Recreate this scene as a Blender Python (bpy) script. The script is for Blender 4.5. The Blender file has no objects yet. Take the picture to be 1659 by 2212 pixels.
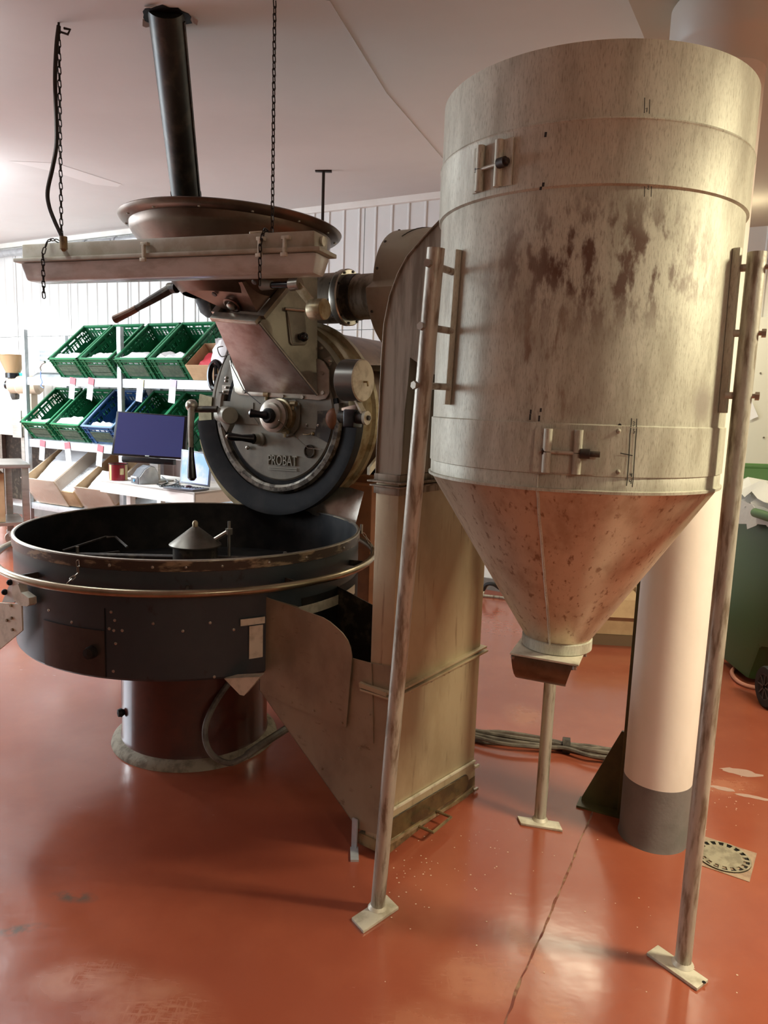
import bpy, bmesh, math, random
from math import sin, cos, pi, radians, sqrt, atan2
from mathutils import Vector, Matrix
random.seed(7)
V = Vector
SC = bpy.context.scene
COL = SC.collection

# ---------------------------------------------------------------- camera
F_PX, PITCH, ROLL, CAM_H = 1581.6, 0.1477, 0.0344, 1.55
IMW, IMH = 1659.0, 2212.0
C0 = V((0, 0, CAM_H))
FW = V((0, cos(PITCH), -sin(PITCH)))
UP0 = V((0, sin(PITCH), cos(PITCH)))
RT = V((cos(ROLL), 0, 0)) + sin(ROLL) * UP0
UPV = V((-sin(ROLL), 0, 0)) + cos(ROLL) * UP0
cam_d = bpy.data.cameras.new('camera')
cam_d.sensor_fit = 'HORIZONTAL'
cam_d.sensor_width = 36
cam_d.lens = 36 * F_PX / IMW
cam_d.clip_start = 0.05
cam = bpy.data.objects.new('camera', cam_d)
COL.objects.link(cam)
mw = Matrix.Identity(4)
for i, ax in enumerate((RT, UPV, -FW)):
    for k in range(3):
        mw[k][i] = ax[k]
mw.translation = C0
cam.matrix_world = mw
SC.camera = cam

# ---------------------------------------------------------------- world, view, lamps of the room and added fill lights
SC.view_settings.view_transform = 'Standard'
SC.view_settings.look = 'None'
SC.view_settings.gamma = 1
SC.view_settings.use_curve_mapping = False
SC.view_settings.exposure = 0.0
wd = bpy.data.worlds.new('world')
SC.world = wd
wd.use_nodes = True
wd.node_tree.nodes['Background'].inputs[0].default_value = (0.75, 0.8, 1, 1)
wd.node_tree.nodes['Background'].inputs[1].default_value = 0.3

def area(name, loc, size, sizey, power, col, rot=(0, 0, 0), spread=180):
    l = bpy.data.lights.new(name, 'AREA')
    l.shape = 'RECTANGLE'; l.size = size; l.size_y = sizey
    l.energy = power; l.color = col; l.spread = radians(spread)
    o = bpy.data.objects.new(name, l); COL.objects.link(o)
    o.location = loc; o.rotation_euler = rot
    return o
WARM = (1.0, 0.90, 0.64)
COOL = (0.87, 0.96, 1.0)
NEUT = (1.0, 0.94, 0.78)
LAMPS = [  # x, y, z, turn, length, power down, power up, colour: tube lamps hung under the ceiling, plus two added fill lights
    (2.55, 1.50, 2.58, radians(8), 1.0, 145, 8, WARM),
    (-3.95, 5.5, 2.62, radians(-29), 1.5, 110, 60, COOL),
    (-5.4, 6.9, 2.70, radians(-29), 1.5, 180, 70, COOL),
    (1.7, 4.9, 2.60, radians(-29), 1.3, 24, 3, WARM),  # fill hidden behind the silo, added to light the back wall
    (1.8, -1.6, 2.45, radians(-55), 1.3, 30, 40, NEUT),  # soft fill behind the camera, added to brighten the silo front
    (-1.90, 3.40, 2.75, radians(120), 1.2, 16, 0.5, COOL),
]
for i, (x, y, z, a, ln, p, pu, c) in enumerate(LAMPS):
    area('tube_and_fill_light', (x, y, z), ln, 0.12, p, c, (0, 0, a))
    area('tube_and_fill_light', (x, y, z + 0.03), ln, 0.12, pu, c, (pi, 0, a))

# cool fill from an added, unseen left-wall window, to lighten the ceiling
area('window_fill_light', (-6.85, 5.4, 1.8), 3.4, 1.5, 230, (0.80, 0.90, 1.0), (pi / 2, 0, -pi / 2))

# ---------------------------------------------------------------- rays from the survey of the photograph to real positions
def ray(px, py):
    return FW + RT * ((px - IMW / 2) / F_PX) - UPV * ((py - IMH / 2) / F_PX)
def atY(px, py, y):
    d = ray(px, py); return C0 + d * (y / d.y)
def atZ(px, py, z):
    d = ray(px, py); return C0 + d * ((z - CAM_H) / d.z)
def onP(px, py, P, n):
    d = ray(px, py); return C0 + d * ((P - C0).dot(n) / d.dot(n))
def onV(xy, py):
    lo, hi = -1.0, 4.0
    for _ in range(50):
        m = (lo + hi) / 2
        v = V((xy[0], xy[1], m)) - C0
        y = IMH / 2 - F_PX * v.dot(UPV) / v.dot(FW)
        if y > py: lo = m
        else: hi = m
    return lo
def hit_cyl(px, py, cx, cy, r):
    d = ray(px, py)
    A = d.x ** 2 + d.y ** 2; B = d.x * cx + d.y * cy; Cc = cx * cx + cy * cy - r * r
    t = (B - sqrt(max(B * B - A * Cc, 0))) / A
    p = C0 + d * t
    return atan2(p.y - cy, p.x - cx), p.z

# ---------------------------------------------------------------- materials
MATS = {}
def mat(name, c1, rough=0.5, metal=0.0, c2=None, scale=(6, 6, 6), lo=0.4, hi=0.65, c3=None, scale3=(30, 30, 3), lo3=0.55, hi3=0.7,
        bump=0.0, bscale=40, rvar=0.0, trans=0.0, alpha=1.0, emit=None, estr=0.0, patch=None, coat=0.0, detail=6):
    if name in MATS: return MATS[name]
    m = bpy.data.materials.new(name); m.use_nodes = True
    nt = m.node_tree; N = nt.nodes; L = nt.links
    b = N['Principled BSDF']
    b.inputs['Base Color'].default_value = (*c1, 1)
    b.inputs['Roughness'].default_value = rough
    b.inputs['Metallic'].default_value = metal
    b.inputs['Transmission Weight'].default_value = trans
    b.inputs['Alpha'].default_value = alpha
    b.inputs['Coat Weight'].default_value = coat
    if emit:
        b.inputs['Emission Color'].default_value = (*emit, 1); b.inputs['Emission Strength'].default_value = estr
    tc = N.new('ShaderNodeTexCoord')
    def noise(sc, lo, hi, det=detail, rough_=0.6):
        mp = N.new('ShaderNodeMapping'); mp.inputs['Scale'].default_value = sc
        L.new(tc.outputs['Object'], mp.inputs['Vector'])
        n = N.new('ShaderNodeTexNoise'); n.inputs['Scale'].default_value = 1; n.inputs['Detail'].default_value = det
        n.inputs['Roughness'].default_value = rough_
        L.new(mp.outputs[0], n.inputs['Vector'])
        r = N.new('ShaderNodeMapRange'); r.inputs[1].default_value = lo; r.inputs[2].default_value = hi
        r.interpolation_type = 'SMOOTHSTEP'
        L.new(n.outputs['Fac'], r.inputs[0])
        return r.outputs[0], n.outputs['Fac']
    def mixc(fac, a, col):
        x = N.new('ShaderNodeMix'); x.data_type = 'RGBA'
        L.new(fac, x.inputs['Factor'])
        if isinstance(a, tuple): x.inputs['A'].default_value = (*a, 1)
        else: L.new(a, x.inputs['A'])
        x.inputs['B'].default_value = (*col, 1)
        return x.outputs['Result']
    cur = c1
    if c2:
        f, raw = noise(scale, lo, hi); cur = mixc(f, cur, c2)
        if rvar:
            r = N.new('ShaderNodeMapRange'); r.inputs[3].default_value = rough - rvar; r.inputs[4].default_value = rough + rvar
            L.new(f, r.inputs[0]); L.new(r.outputs[0], b.inputs['Roughness'])
    if c3:
        f, raw = noise(scale3, lo3, hi3); cur = mixc(f, cur, c3)
    for pt in (patch or []):
        # a worn or stained place with its own shape: centre, radii, colour, noise scale, lo, hi
        ctr, rad, col, sc, plo, phi = pt
        mp = N.new('ShaderNodeMapping'); mp.vector_type = 'TEXTURE'
        mp.inputs['Location'].default_value = ctr; mp.inputs['Scale'].default_value = rad
        L.new(tc.outputs['Object'], mp.inputs['Vector'])
        ln = N.new('ShaderNodeVectorMath'); ln.operation = 'LENGTH'; L.new(mp.outputs[0], ln.inputs[0])
        g = N.new('ShaderNodeMapRange'); g.inputs[1].default_value = 1.0; g.inputs[2].default_value = 0.35
        L.new(ln.outputs['Value'], g.inputs[0])
        f, raw = noise(sc, plo, phi)
        mu = N.new('ShaderNodeMath'); mu.operation = 'MULTIPLY'; L.new(g.outputs[0], mu.inputs[0]); L.new(f, mu.inputs[1])
        cur = mixc(mu.outputs[0], cur, col)
    if not isinstance(cur, tuple): L.new(cur, b.inputs['Base Color'])
    if bump:
        n = N.new('ShaderNodeTexNoise'); n.inputs['Scale'].default_value = bscale; n.inputs['Detail'].default_value = 4
        L.new(tc.outputs['Object'], n.inputs['Vector'])
        bp = N.new('ShaderNodeBump'); bp.inputs['Strength'].default_value = bump; bp.inputs['Distance'].default_value = 0.01
        L.new(n.outputs['Fac'], bp.inputs['Height']); L.new(bp.outputs[0], b.inputs['Normal'])
    MATS[name] = m
    return m

SIL_C = (0.5375, 2.1445); SIL_R = 0.4037
M = {}
cream, dirt = (0.54, 0.535, 0.43), (0.24, 0.21, 0.15)
SILN = dict(c2=(0.37, 0.35, 0.27), scale=(16, 16, 4), lo=0.38, hi=0.70, c3=dirt, scale3=(380, 380, 60), lo3=0.46, hi3=0.80, bump=0.04, bscale=70, detail=8)
M['silo'] = mat('silver_paint', cream, 0.55, 0.2, **SILN)
M['silo_body'] = mat('silver_paint_stained', cream, 0.55, 0.2, **SILN,
    patch=[((-0.045, -0.40, 1.885), (0.34, 0.4, 0.19), (0.125, 0.07, 0.045), (34, 34, 13), 0.44, 0.60),
           ((-0.17, -0.36, 1.64), (0.10, 0.2, 0.20), (0.20, 0.13, 0.08), (30, 30, 7), 0.50, 0.64),
           ((0.232, -0.33, 1.575), (0.042, 0.12, 0.06), (0.30, 0.27, 0.22), (5, 5, 5), 0.05, 0.25)])
M['cone'] = mat('cone_metal', (0.52, 0.44, 0.32), 0.40, 0.5, c2=(0.36, 0.27, 0.18), scale=(11, 11, 5), lo=0.4, hi=0.7, c3=(0.24, 0.16, 0.1), scale3=(70, 70, 9), lo3=0.56, hi3=0.68, bump=0.04, bscale=50)
M['pale'] = mat('pale_paint', (0.62, 0.58, 0.46), 0.5, 0.3, c2=(0.42, 0.38, 0.28), scale=(20, 20, 20), lo=0.45, hi=0.7)
M['tube'] = mat('worn_tube', (0.46, 0.44, 0.36), 0.42, 0.3, c2=(0.20, 0.16, 0.11), scale=(45, 45, 7), lo=0.46, hi=0.66, bump=0.08, bscale=90)
M['duct'] = mat('duct_paint', (0.44, 0.36, 0.23), 0.48, 0.45, c2=(0.36, 0.28, 0.17), scale=(5, 5, 3), lo=0.4, hi=0.7, c3=(0.28, 0.21, 0.13), scale3=(60, 60, 5), lo3=0.58, hi3=0.72)
M['duct_up'] = mat('duct_bare', (0.30, 0.255, 0.19), 0.5, 0.5, c2=(0.15, 0.115, 0.075), scale=(28, 28, 3), lo=0.42, hi=0.66)
M['panel'] = mat('sheet_brown', (0.33, 0.26, 0.17), 0.5, 0.5, c2=(0.24, 0.18, 0.115), scale=(7, 7, 5), lo=0.4, hi=0.7, c3=(0.18, 0.12, 0.07), scale3=(14, 14, 30), lo3=0.6, hi3=0.75)
M['brass'] = mat('brass', (0.42, 0.36, 0.23), 0.38, 0.6, c2=(0.24, 0.17, 0.08), scale=(14, 14, 14), lo=0.42, hi=0.66)
M['bronze'] = mat('worn_bronze', (0.30, 0.22, 0.11), 0.45, 0.6, c2=(0.14, 0.095, 0.05), scale=(16, 16, 16), lo=0.42, hi=0.62)
M['dkglass'] = mat('dark_window', (0.035, 0.026, 0.014), 0.12, 0.0)
M['steel'] = mat('grey_steel', (0.42, 0.39, 0.33), 0.34, 0.85, c2=(0.27, 0.24, 0.19), scale=(8, 8, 8), lo=0.4, hi=0.7)
M['cast'] = mat('grey_cast', (0.22, 0.205, 0.16), 0.48, 0.35, c2=(0.16, 0.145, 0.115), scale=(10, 10, 10), lo=0.4, hi=0.7, bump=0.04, bscale=120)
M['pink'] = mat('polished_sheet', (0.46, 0.39, 0.345), 0.38, 0.55, c2=(0.28, 0.19, 0.15), scale=(7, 7, 9), lo=0.38, hi=0.7)
M['brown'] = mat('brown_sheet', (0.20, 0.125, 0.085), 0.40, 0.7, c2=(0.10, 0.06, 0.04), scale=(5, 5, 8), lo=0.4, hi=0.65)
M['funnel'] = mat('funnel_sheet', (0.16, 0.115, 0.085), 0.38, 0.75, c2=(0.09, 0.06, 0.042), scale=(5, 5, 8), lo=0.4, hi=0.7)
M['black'] = mat('black_paint', (0.008, 0.008, 0.008), 0.55, 0.0, c2=(0.022, 0.020, 0.018), scale=(6, 6, 6))
M['blackgloss'] = mat('black_plastic', (0.006, 0.006, 0.007), 0.22)
M['soot'] = mat('soot_iron', (0.035, 0.028, 0.022), 0.5, 0.3, c2=(0.10, 0.085, 0.06), scale=(20, 20, 20), lo=0.48, hi=0.66)
for k_ in ('black',): MATS['black_paint'].node_tree.nodes['Principled BSDF'].inputs['Specular IOR Level'].default_value = 0.15
M['traypaint'] = mat('blue_grey_paint', (0.020, 0.030, 0.036), 0.42, 0.0, c2=(0.030, 0.040, 0.045), scale=(4, 4, 4), c3=(0.012, 0.012, 0.012), scale3=(16, 16, 9), lo3=0.62, hi3=0.72)
M['trayband'] = mat('tray_band', (0.045, 0.030, 0.02), 0.4, 0.3, c2=(0.26, 0.20, 0.12), scale=(9, 9, 30), lo=0.5, hi=0.62)
M['dkred'] = mat('dark_red_paint', (0.085, 0.018, 0.010), 0.28, 0.0, c2=(0.05, 0.012, 0.008), scale=(5, 5, 5), coat=0.3)
M['rust'] = mat('rust_brown', (0.20, 0.075, 0.03), 0.55, 0.0, c2=(0.12, 0.045, 0.02), scale=(4, 4, 4))
M['green'] = mat('dark_green', (0.035, 0.05, 0.035), 0.4)
M['mortar'] = mat('mortar', (0.30, 0.26, 0.19), 0.9, 0, c2=(0.16, 0.13, 0.09), scale=(22, 22, 22), bump=0.3, bscale=60)
M['pipe'] = mat('black_pipe', (0.035, 0.037, 0.033), 0.42, 0.4, c2=(0.075, 0.07, 0.055), scale=(14, 14, 4), lo=0.45, hi=0.7)
M['chain'] = mat('chain_iron', (0.03, 0.022, 0.016), 0.5, 0.7)
M['housing'] = mat('lamp_housing', (0.42, 0.39, 0.31), 0.5, c2=(0.32, 0.28, 0.20), scale=(8, 8, 8))
M['lens'] = mat('lamp_lens', (0.88, 0.85, 0.79), 0.2, 0, trans=0.4, c2=(0.66, 0.60, 0.52), scale=(5, 5, 12))
M['crate_g'] = mat('green_plastic', (0.007, 0.115, 0.043), 0.4, c2=(0.005, 0.085, 0.032), scale=(6, 6, 6))
M['crate_b'] = mat('blue_plastic', (0.018, 0.075, 0.20), 0.4, c2=(0.014, 0.055, 0.15), scale=(6, 6, 6))
M['cratelabel'] = mat('crate_label_plate', (0.035, 0.06, 0.04), 0.6, c2=(0.07, 0.10, 0.06), scale=(25, 25, 25))
M['paper'] = mat('white_paper', (0.75, 0.76, 0.78), 0.8, bump=0.25, bscale=18)
M['card'] = mat('cardboard', (0.50, 0.34, 0.19), 0.85, c2=(0.44, 0.29, 0.16), scale=(10, 10, 10))
M['redpaper'] = mat('red_paper', (0.62, 0.05, 0.07), 0.6)
M['tagpink'] = mat('tag_red', (0.75, 0.10, 0.12), 0.6)
M['tagyel'] = mat('tag_yellow', (0.85, 0.75, 0.35), 0.6)
M['tagvio'] = mat('tag_violet', (0.50, 0.40, 0.75), 0.6)
M['galv'] = mat('galvanised', (0.52, 0.55, 0.57), 0.42, 0.5, c2=(0.42, 0.45, 0.47), scale=(12, 12, 12))
M['stainless'] = mat('stainless', (0.48, 0.46, 0.43), 0.33, 0.85, c2=(0.40, 0.38, 0.35), scale=(5, 5, 40))
M['white'] = mat('white_paint', (0.80, 0.78, 0.73), 0.5, c2=(0.74, 0.71, 0.65), scale=(3, 3, 3))
M['wallm'] = mat('white_sheet', (0.74, 0.75, 0.73), 0.35, c2=(0.66, 0.67, 0.65), scale=(1.5, 1.5, 1.2), lo=0.4, hi=0.8, bump=0.02, bscale=3)
M['ceil'] = mat('ceiling_paint', (0.70, 0.68, 0.66), 0.75, c2=(0.65, 0.63, 0.61), scale=(0.7, 0.7, 0.7), lo=0.4, hi=0.7)
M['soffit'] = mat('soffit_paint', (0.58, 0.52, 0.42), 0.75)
M['grey'] = mat('grey_paint', (0.17, 0.155, 0.145), 0.6, c2=(0.14, 0.13, 0.12), scale=(8, 8, 8), bump=0.1, bscale=80)
M['colpaint'] = mat('column_paint', (0.80, 0.72, 0.64), 0.5, c2=(0.74, 0.66, 0.58), scale=(5, 5, 2), bump=0.05, bscale=30)
M['plaster'] = mat('pipe_white', (0.62, 0.59, 0.52), 0.45)
M['olive'] = mat('olive_paint', (0.075, 0.068, 0.022), 0.5, c2=(0.05, 0.045, 0.016), scale=(9, 9, 9))
M['cover'] = mat('olive_cover', (0.24, 0.21, 0.11), 0.42, 0.5, c2=(0.15, 0.125, 0.06), scale=(8, 8, 8))
M['cable'] = mat('grey_cable', (0.17, 0.145, 0.11), 0.55, c2=(0.08, 0.065, 0.05), scale=(15, 15, 15))
M['bin'] = mat('bin_green', (0.032, 0.085, 0.024), 0.45, bump=0.04, bscale=150)
M['binlight'] = mat('bin_lid_green', (0.06, 0.16, 0.04), 0.45)
M['rubber'] = mat('rubber', (0.012, 0.012, 0.012), 0.7)
M['hub'] = mat('wheel_grey', (0.06, 0.055, 0.05), 0.5)
M['hose'] = mat('pink_hose', (0.48, 0.20, 0.13), 0.5)
M['bag'] = mat('white_film', (0.72, 0.73, 0.70), 0.3, alpha=0.92, bump=0.5, bscale=14)
M['film'] = mat('clear_film', (0.80, 0.72, 0.62), 0.22, alpha=0.40, bump=0.5, bscale=16)
M['yellow'] = mat('yellow_cloth', (0.80, 0.62, 0.22), 0.85)
M['screen'] = mat('dark_screen', (0.018, 0.02, 0.065), 0.14, emit=(0.05, 0.055, 0.16), estr=0.45)
M['laptop'] = mat('laptop_picture', (0.1, 0.2, 0.5), 0.3, c2=(0.5, 0.4, 0.6), scale=(6, 6, 6), emit=(0.25, 0.42, 0.85), estr=0.9)
M['maroon'] = mat('tin_red', (0.22, 0.012, 0.02), 0.35)
M['tin'] = mat('tin_gold', (0.60, 0.47, 0.24), 0.3, 0.7)
M['printer'] = mat('printer_grey', (0.10, 0.11, 0.125), 0.3)
M['beige'] = mat('grinder_beige', (0.52, 0.40, 0.30), 0.45)
M['hopperplastic'] = mat('smoked_plastic', (0.52, 0.36, 0.20), 0.2, trans=0.3)
M['mark'] = mat('marker_ink', (0.02, 0.018, 0.015), 0.7)
M['letter'] = mat('white_print', (0.55, 0.57, 0.5), 0.6)
M['teal'] = mat('teal_plastic', (0.02, 0.35, 0.34), 0.4)
M['bluecord'] = mat('blue_cord', (0.12, 0.22, 0.7), 0.5)
M['iron'] = mat('drain_iron', (0.34, 0.30, 0.21), 0.6, 0.3, c2=(0.22, 0.19, 0.13), scale=(30, 30, 30), bump=0.3, bscale=80)
M['ochre'] = mat('ochre_wall', (0.34, 0.30, 0.23), 0.7)
M['wood'] = mat('pallet_wood', (0.16, 0.10, 0.055), 0.8)

def floor_mat():
    m = bpy.data.materials.new('red_epoxy_floor'); m.use_nodes = True
    nt = m.node_tree; N = nt.nodes; L = nt.links; b = N['Principled BSDF']
    tc = N.new('ShaderNodeTexCoord')
    def nz(scale, det=6, rough=0.6, sc=(1, 1, 1), rot=0):
        mp = N.new('ShaderNodeMapping'); mp.inputs['Scale'].default_value = sc; mp.inputs['Rotation'].default_value = (0, 0, rot)
        L.new(tc.outputs['Object'], mp.inputs[0])
        n = N.new('ShaderNodeTexNoise'); n.inputs['Scale'].default_value = scale; n.inputs['Detail'].default_value = det; n.inputs['Roughness'].default_value = rough
        L.new(mp.outputs[0], n.inputs['Vector']); return n.outputs['Fac']
    def mr(v, a, b_, c=0.0, d=1.0):
        r = N.new('ShaderNodeMapRange'); r.inputs[1].default_value = a; r.inputs[2].default_value = b_; r.inputs[3].default_value = c; r.inputs[4].default_value = d
        r.interpolation_type = 'SMOOTHSTEP'
        L.new(v, r.inputs[0]); return r.outputs[0]
    def mth(op, a, b_):
        x = N.new('ShaderNodeMath'); x.operation = op
        for i, q in enumerate((a, b_)):
            if isinstance(q, (int, float)): x.inputs[i].default_value = q
            else: L.new(q, x.inputs[i])
        return x.outputs[0]
    def blob(x, y, rx, ry, rot=0.0):
        mp = N.new('ShaderNodeMapping'); mp.vector_type = 'TEXTURE'; mp.inputs['Location'].default_value = (x, y, 0)
        mp.inputs['Scale'].default_value = (rx, ry, 1); mp.inputs['Rotation'].default_value = (0, 0, rot)
        L.new(tc.outputs['Object'], mp.inputs[0])
        ln = N.new('ShaderNodeVectorMath'); ln.operation = 'LENGTH'; L.new(mp.outputs[0], ln.inputs[0])
        return mr(ln.outputs['Value'], 1.0, 0.2)
    col = None
    base = (0.27, 0.066, 0.034)
    big = mr(nz(1.3), 0.42, 0.7)
    mix = N.new('ShaderNodeMix'); mix.data_type = 'RGBA'; L.new(big, mix.inputs['Factor'])
    mix.inputs['A'].default_value = (*base, 1); mix.inputs['B'].default_value = (0.32, 0.086, 0.043, 1)
    # scuffed, paler places worn by traffic
    w = None
    for q in ((0.30, 1.80, 0.20, 0.16, 0.3), (0.47, 1.90, 0.05, 0.16, 0.4), (0.50, 1.62, 0.10, 0.26, 0.15), (0.18, 1.55, 0.28, 0.24, 0), (-0.55, 1.65, 0.26, 0.16, -0.4), (1.5, 2.9, 0.18, 0.10, 0.2), (0.75, 3.55, 0.14, 0.2, 0), (-0.75, 1.75, 0.2, 0.1, 0.1)):
        g = blob(*q); w = g if w is None else mth('MAXIMUM', w, g)
    scr = mr(nz(1, 8, 0.75, (14, 90, 1), 0.7), 0.35, 0.72)
    scr2 = mr(nz(1, 8, 0.75, (90, 12, 1), 0.25), 0.38, 0.75)
    wear = mth('MULTIPLY', w, mth('MAXIMUM', mth('MULTIPLY', mr(nz(5), 0.3, 0.65), 0.85), mth('MAXIMUM', scr, scr2)))
    mix2 = N.new('ShaderNodeMix'); mix2.data_type = 'RGBA'; L.new(mth('MULTIPLY', wear, 0.75), mix2.inputs['Factor'])
    L.new(mix.outputs['Result'], mix2.inputs['A']); mix2.inputs['B'].default_value = (0.46, 0.19, 0.10, 1)
    # grey rubbed streaks on the left
    g = mth('MULTIPLY', mth('MAXIMUM', blob(-1.02, 1.92, 0.10, 0.03, 0.3), mth('MAXIMUM', blob(-0.92, 2.07, 0.10, 0.035, -0.1), blob(-1.08, 1.70, 0.03, 0.08, -0.7))), mr(nz(14), 0.42, 0.6))
    mix3 = N.new('ShaderNodeMix'); mix3.data_type = 'RGBA'; L.new(g, mix3.inputs['Factor'])
    L.new(mix2.outputs['Result'], mix3.inputs['A']); mix3.inputs['B'].default_value = (0.12, 0.08, 0.06, 1)
    L.new(mix3.outputs['Result'], b.inputs['Base Color'])
    r = mth('ADD', mth('ADD', mr(nz(2.2, 4), 0.35, 0.7, 0.13, 0.24), mth('MULTIPLY', wear, 0.25)), mth('MULTIPLY', mr(nz(1, 8, 0.7, (8, 40, 1), -0.5), 0.5, 0.75), 0.08))
    L.new(r, b.inputs['Roughness'])
    bp = N.new('ShaderNodeBump'); bp.inputs['Strength'].default_value = 0.10; bp.inputs['Distance'].default_value = 0.01
    L.new(nz(9, 3), bp.inputs['Height']); L.new(bp.outputs[0], b.inputs['Normal'])
    b.inputs['Coat Weight'].default_value = 0.35; b.inputs['Coat Roughness'].default_value = 0.2
    return m
M['floor'] = floor_mat()

# ---------------------------------------------------------------- mesh helpers
ORIG = {}
class MB:
    def __init__(s): s.v = []; s.f = []
    def add(s, vs, fs):
        n = len(s.v); s.v += [V(p) for p in vs]; s.f += [tuple(i + n for i in f) for f in fs]; return s
    def box(s, c, sz, R=None):
        c = V(c); hx, hy, hz = [q / 2 for q in sz]
        P = [V((x, y, z)) for x in (-hx, hx) for y in (-hy, hy) for z in (-hz, hz)]
        if R is not None: P = [R @ p for p in P]
        return s.add([c + p for p in P], [(0, 1, 3, 2), (4, 6, 7, 5), (0, 4, 5, 1), (2, 3, 7, 6), (0, 2, 6, 4), (1, 5, 7, 3)])
    def bar(s, a, b, wv, hv):      # rectangular bar from a to b with half-width vectors
        a, b, wv, hv = V(a), V(b), V(wv), V(hv)
        P = [p + i * wv + j * hv for p in (a, b) for i in (-1, 1) for j in (-1, 1)]
        return s.add(P, [(0, 1, 3, 2), (4, 6, 7, 5), (0, 4, 5, 1), (2, 3, 7, 6), (0, 2, 6, 4), (1, 5, 7, 3)])
    def prism(s, poly, t):         # planar polygon swept by vector t
        t = V(t); n = len(poly); P = [V(p) for p in poly]
        return s.add(P + [p + t for p in P], [tuple(range(n))[::-1], tuple(range(n, 2 * n))] + [(i, (i + 1) % n, n + (i + 1) % n, n + i) for i in range(n)])
    def strip(s, A, B, t=None):    # sheet between two point lists, optional thickness vector
        n = len(A); A = [V(p) for p in A]; B = [V(p) for p in B]
        if t is None: return s.add(A + B, [(i, i + 1, n + i + 1, n + i) for i in range(n - 1)])
        t = V(t); At = [p + t for p in A]; Bt = [p + t for p in B]
        F = []
        for i in range(n - 1):
            F += [(i, i + 1, n + i + 1, n + i), (2 * n + i, 3 * n + i, 3 * n + i + 1, 2 * n + i + 1), (i, 2 * n + i, 2 * n + i + 1, i + 1), (n + i, n + i + 1, 3 * n + i + 1, 3 * n + i)]
        F += [(0, n, 3 * n, 2 * n), (n - 1, 3 * n - 1, 4 * n - 1, 2 * n - 1)]
        return s.add(A + B + At + Bt, F)
    def cyl(s, a, b, r, seg=24, r2=None, caps=True):
        a, b = V(a), V(b); r2 = r if r2 is None else r2
        ax = (b - a).normalized(); u = ax.orthogonal().normalized(); w = ax.cross(u)
        D = [u * cos(2 * pi * i / seg) + w * sin(2 * pi * i / seg) for i in range(seg)]
        F = [(i, (i + 1) % seg, seg + (i + 1) % seg, seg + i) for i in range(seg)]
        if caps: F += [tuple(range(seg))[::-1], tuple(range(seg, 2 * seg))]
        return s.add([a + d * r for d in D] + [b + d * r2 for d in D], F)
    def lathe(s, prof, c, axis=(0, 0, 1), seg=64, a0=0.0, a1=2 * pi, ref=None, close=False):
        # prof: list of (radius, height along axis); angle measured from ref
        c = V(c); ax = V(axis).normalized()
        u = V(ref) if ref is not None else (V((1, 0, 0)) if abs(ax.z) > 0.9 else ax.orthogonal())
        u = (u - ax * u.dot(ax)).normalized(); w = ax.cross(u)
        full = abs(a1 - a0 - 2 * pi) < 1e-6
        na = seg if full else seg + 1
        P = []
        for i in range(na):
            t = a0 + (a1 - a0) * i / seg; d = u * cos(t) + w * sin(t)
            P += [c + d * r + ax * h for r, h in prof]
        k = len(prof); F = []
        for i in range(seg):
            j = (i + 1) % na
            for q in range(k if close else k - 1):
                q2 = (q + 1) % k
                F.append((i * k + q, j * k + q, j * k + q2, i * k + q2))
        if close and not full:
            F += [tuple(range(k)), tuple(range((na - 1) * k, na * k))[::-1]]
        return s.add(P, F)
    def tube(s, pts, r, seg=8, closed=False, rs=None):
        pts = [V(p) for p in pts]; n = len(pts)
        P = []; prev = None
        for i, p in enumerate(pts):
            if closed: t = pts[(i + 1) % n] - pts[i - 1]
            else: t = pts[min(i + 1, n - 1)] - pts[max(i - 1, 0)]
            t = t.normalized()
            u = t.orthogonal().normalized() if prev is None else (prev - t * prev.dot(t)).normalized()
            prev = u; w = t.cross(u); rr = rs[i] if rs else r
            P += [p + (u * cos(2 * pi * k / seg) + w * sin(2 * pi * k / seg)) * rr for k in range(seg)]
        F = []
        for i in range(n if closed else n - 1):
            j = (i + 1) % n
            F += [(i * seg + k, i * seg + (k + 1) % seg, j * seg + (k + 1) % seg, j * seg + k) for k in range(seg)]
        if not closed: F += [tuple(range(seg))[::-1], tuple(range((n - 1) * seg, n * seg))]
        return s.add(P, F)
    def ball(s, c, r, seg=14, sq=(1, 1, 1)):
        prof = [(sin(pi * i / 8) * r, -cos(pi * i / 8) * r) for i in range(9)]
        prof[0] = (1e-4, -r); prof[-1] = (1e-4, r)
        n = len(s.v); s.lathe(prof, c, seg=seg)
        for i in range(n, len(s.v)):
            d = s.v[i] - V(c); s.v[i] = V(c) + V((d.x * sq[0], d.y * sq[1], d.z * sq[2]))
        return s
    def build(s, name, m, parent=None, smooth=True, bevel=0.0, angle=35):
        me = bpy.data.meshes.new(name)
        o = bpy.data.objects.new(name, me); COL.objects.link(o)
        org = V((0, 0, 0))
        if parent is not None:
            o.parent = parent; org = ORIG.get(parent.name, V((0, 0, 0)))
        ORIG[o.name] = org
        me.from_pydata([tuple(p - org) for p in s.v], [], s.f)
        bm = bmesh.new(); bm.from_mesh(me)
        bmesh.ops.recalc_face_normals(bm, faces=bm.faces)
        if bevel:
            es = [e for e in bm.edges if len(e.link_faces) == 2 and e.calc_face_angle() > 0.6]
            bmesh.ops.bevel(bm, geom=es, offset=bevel, segments=2, affect='EDGES', profile=0.6)
        bm.to_mesh(me); bm.free()
        me.materials.append(M[m] if isinstance(m, str) else m)
        if smooth:
            me.shade_smooth(); me.set_sharp_from_angle(angle=radians(angle))
        return o

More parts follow.
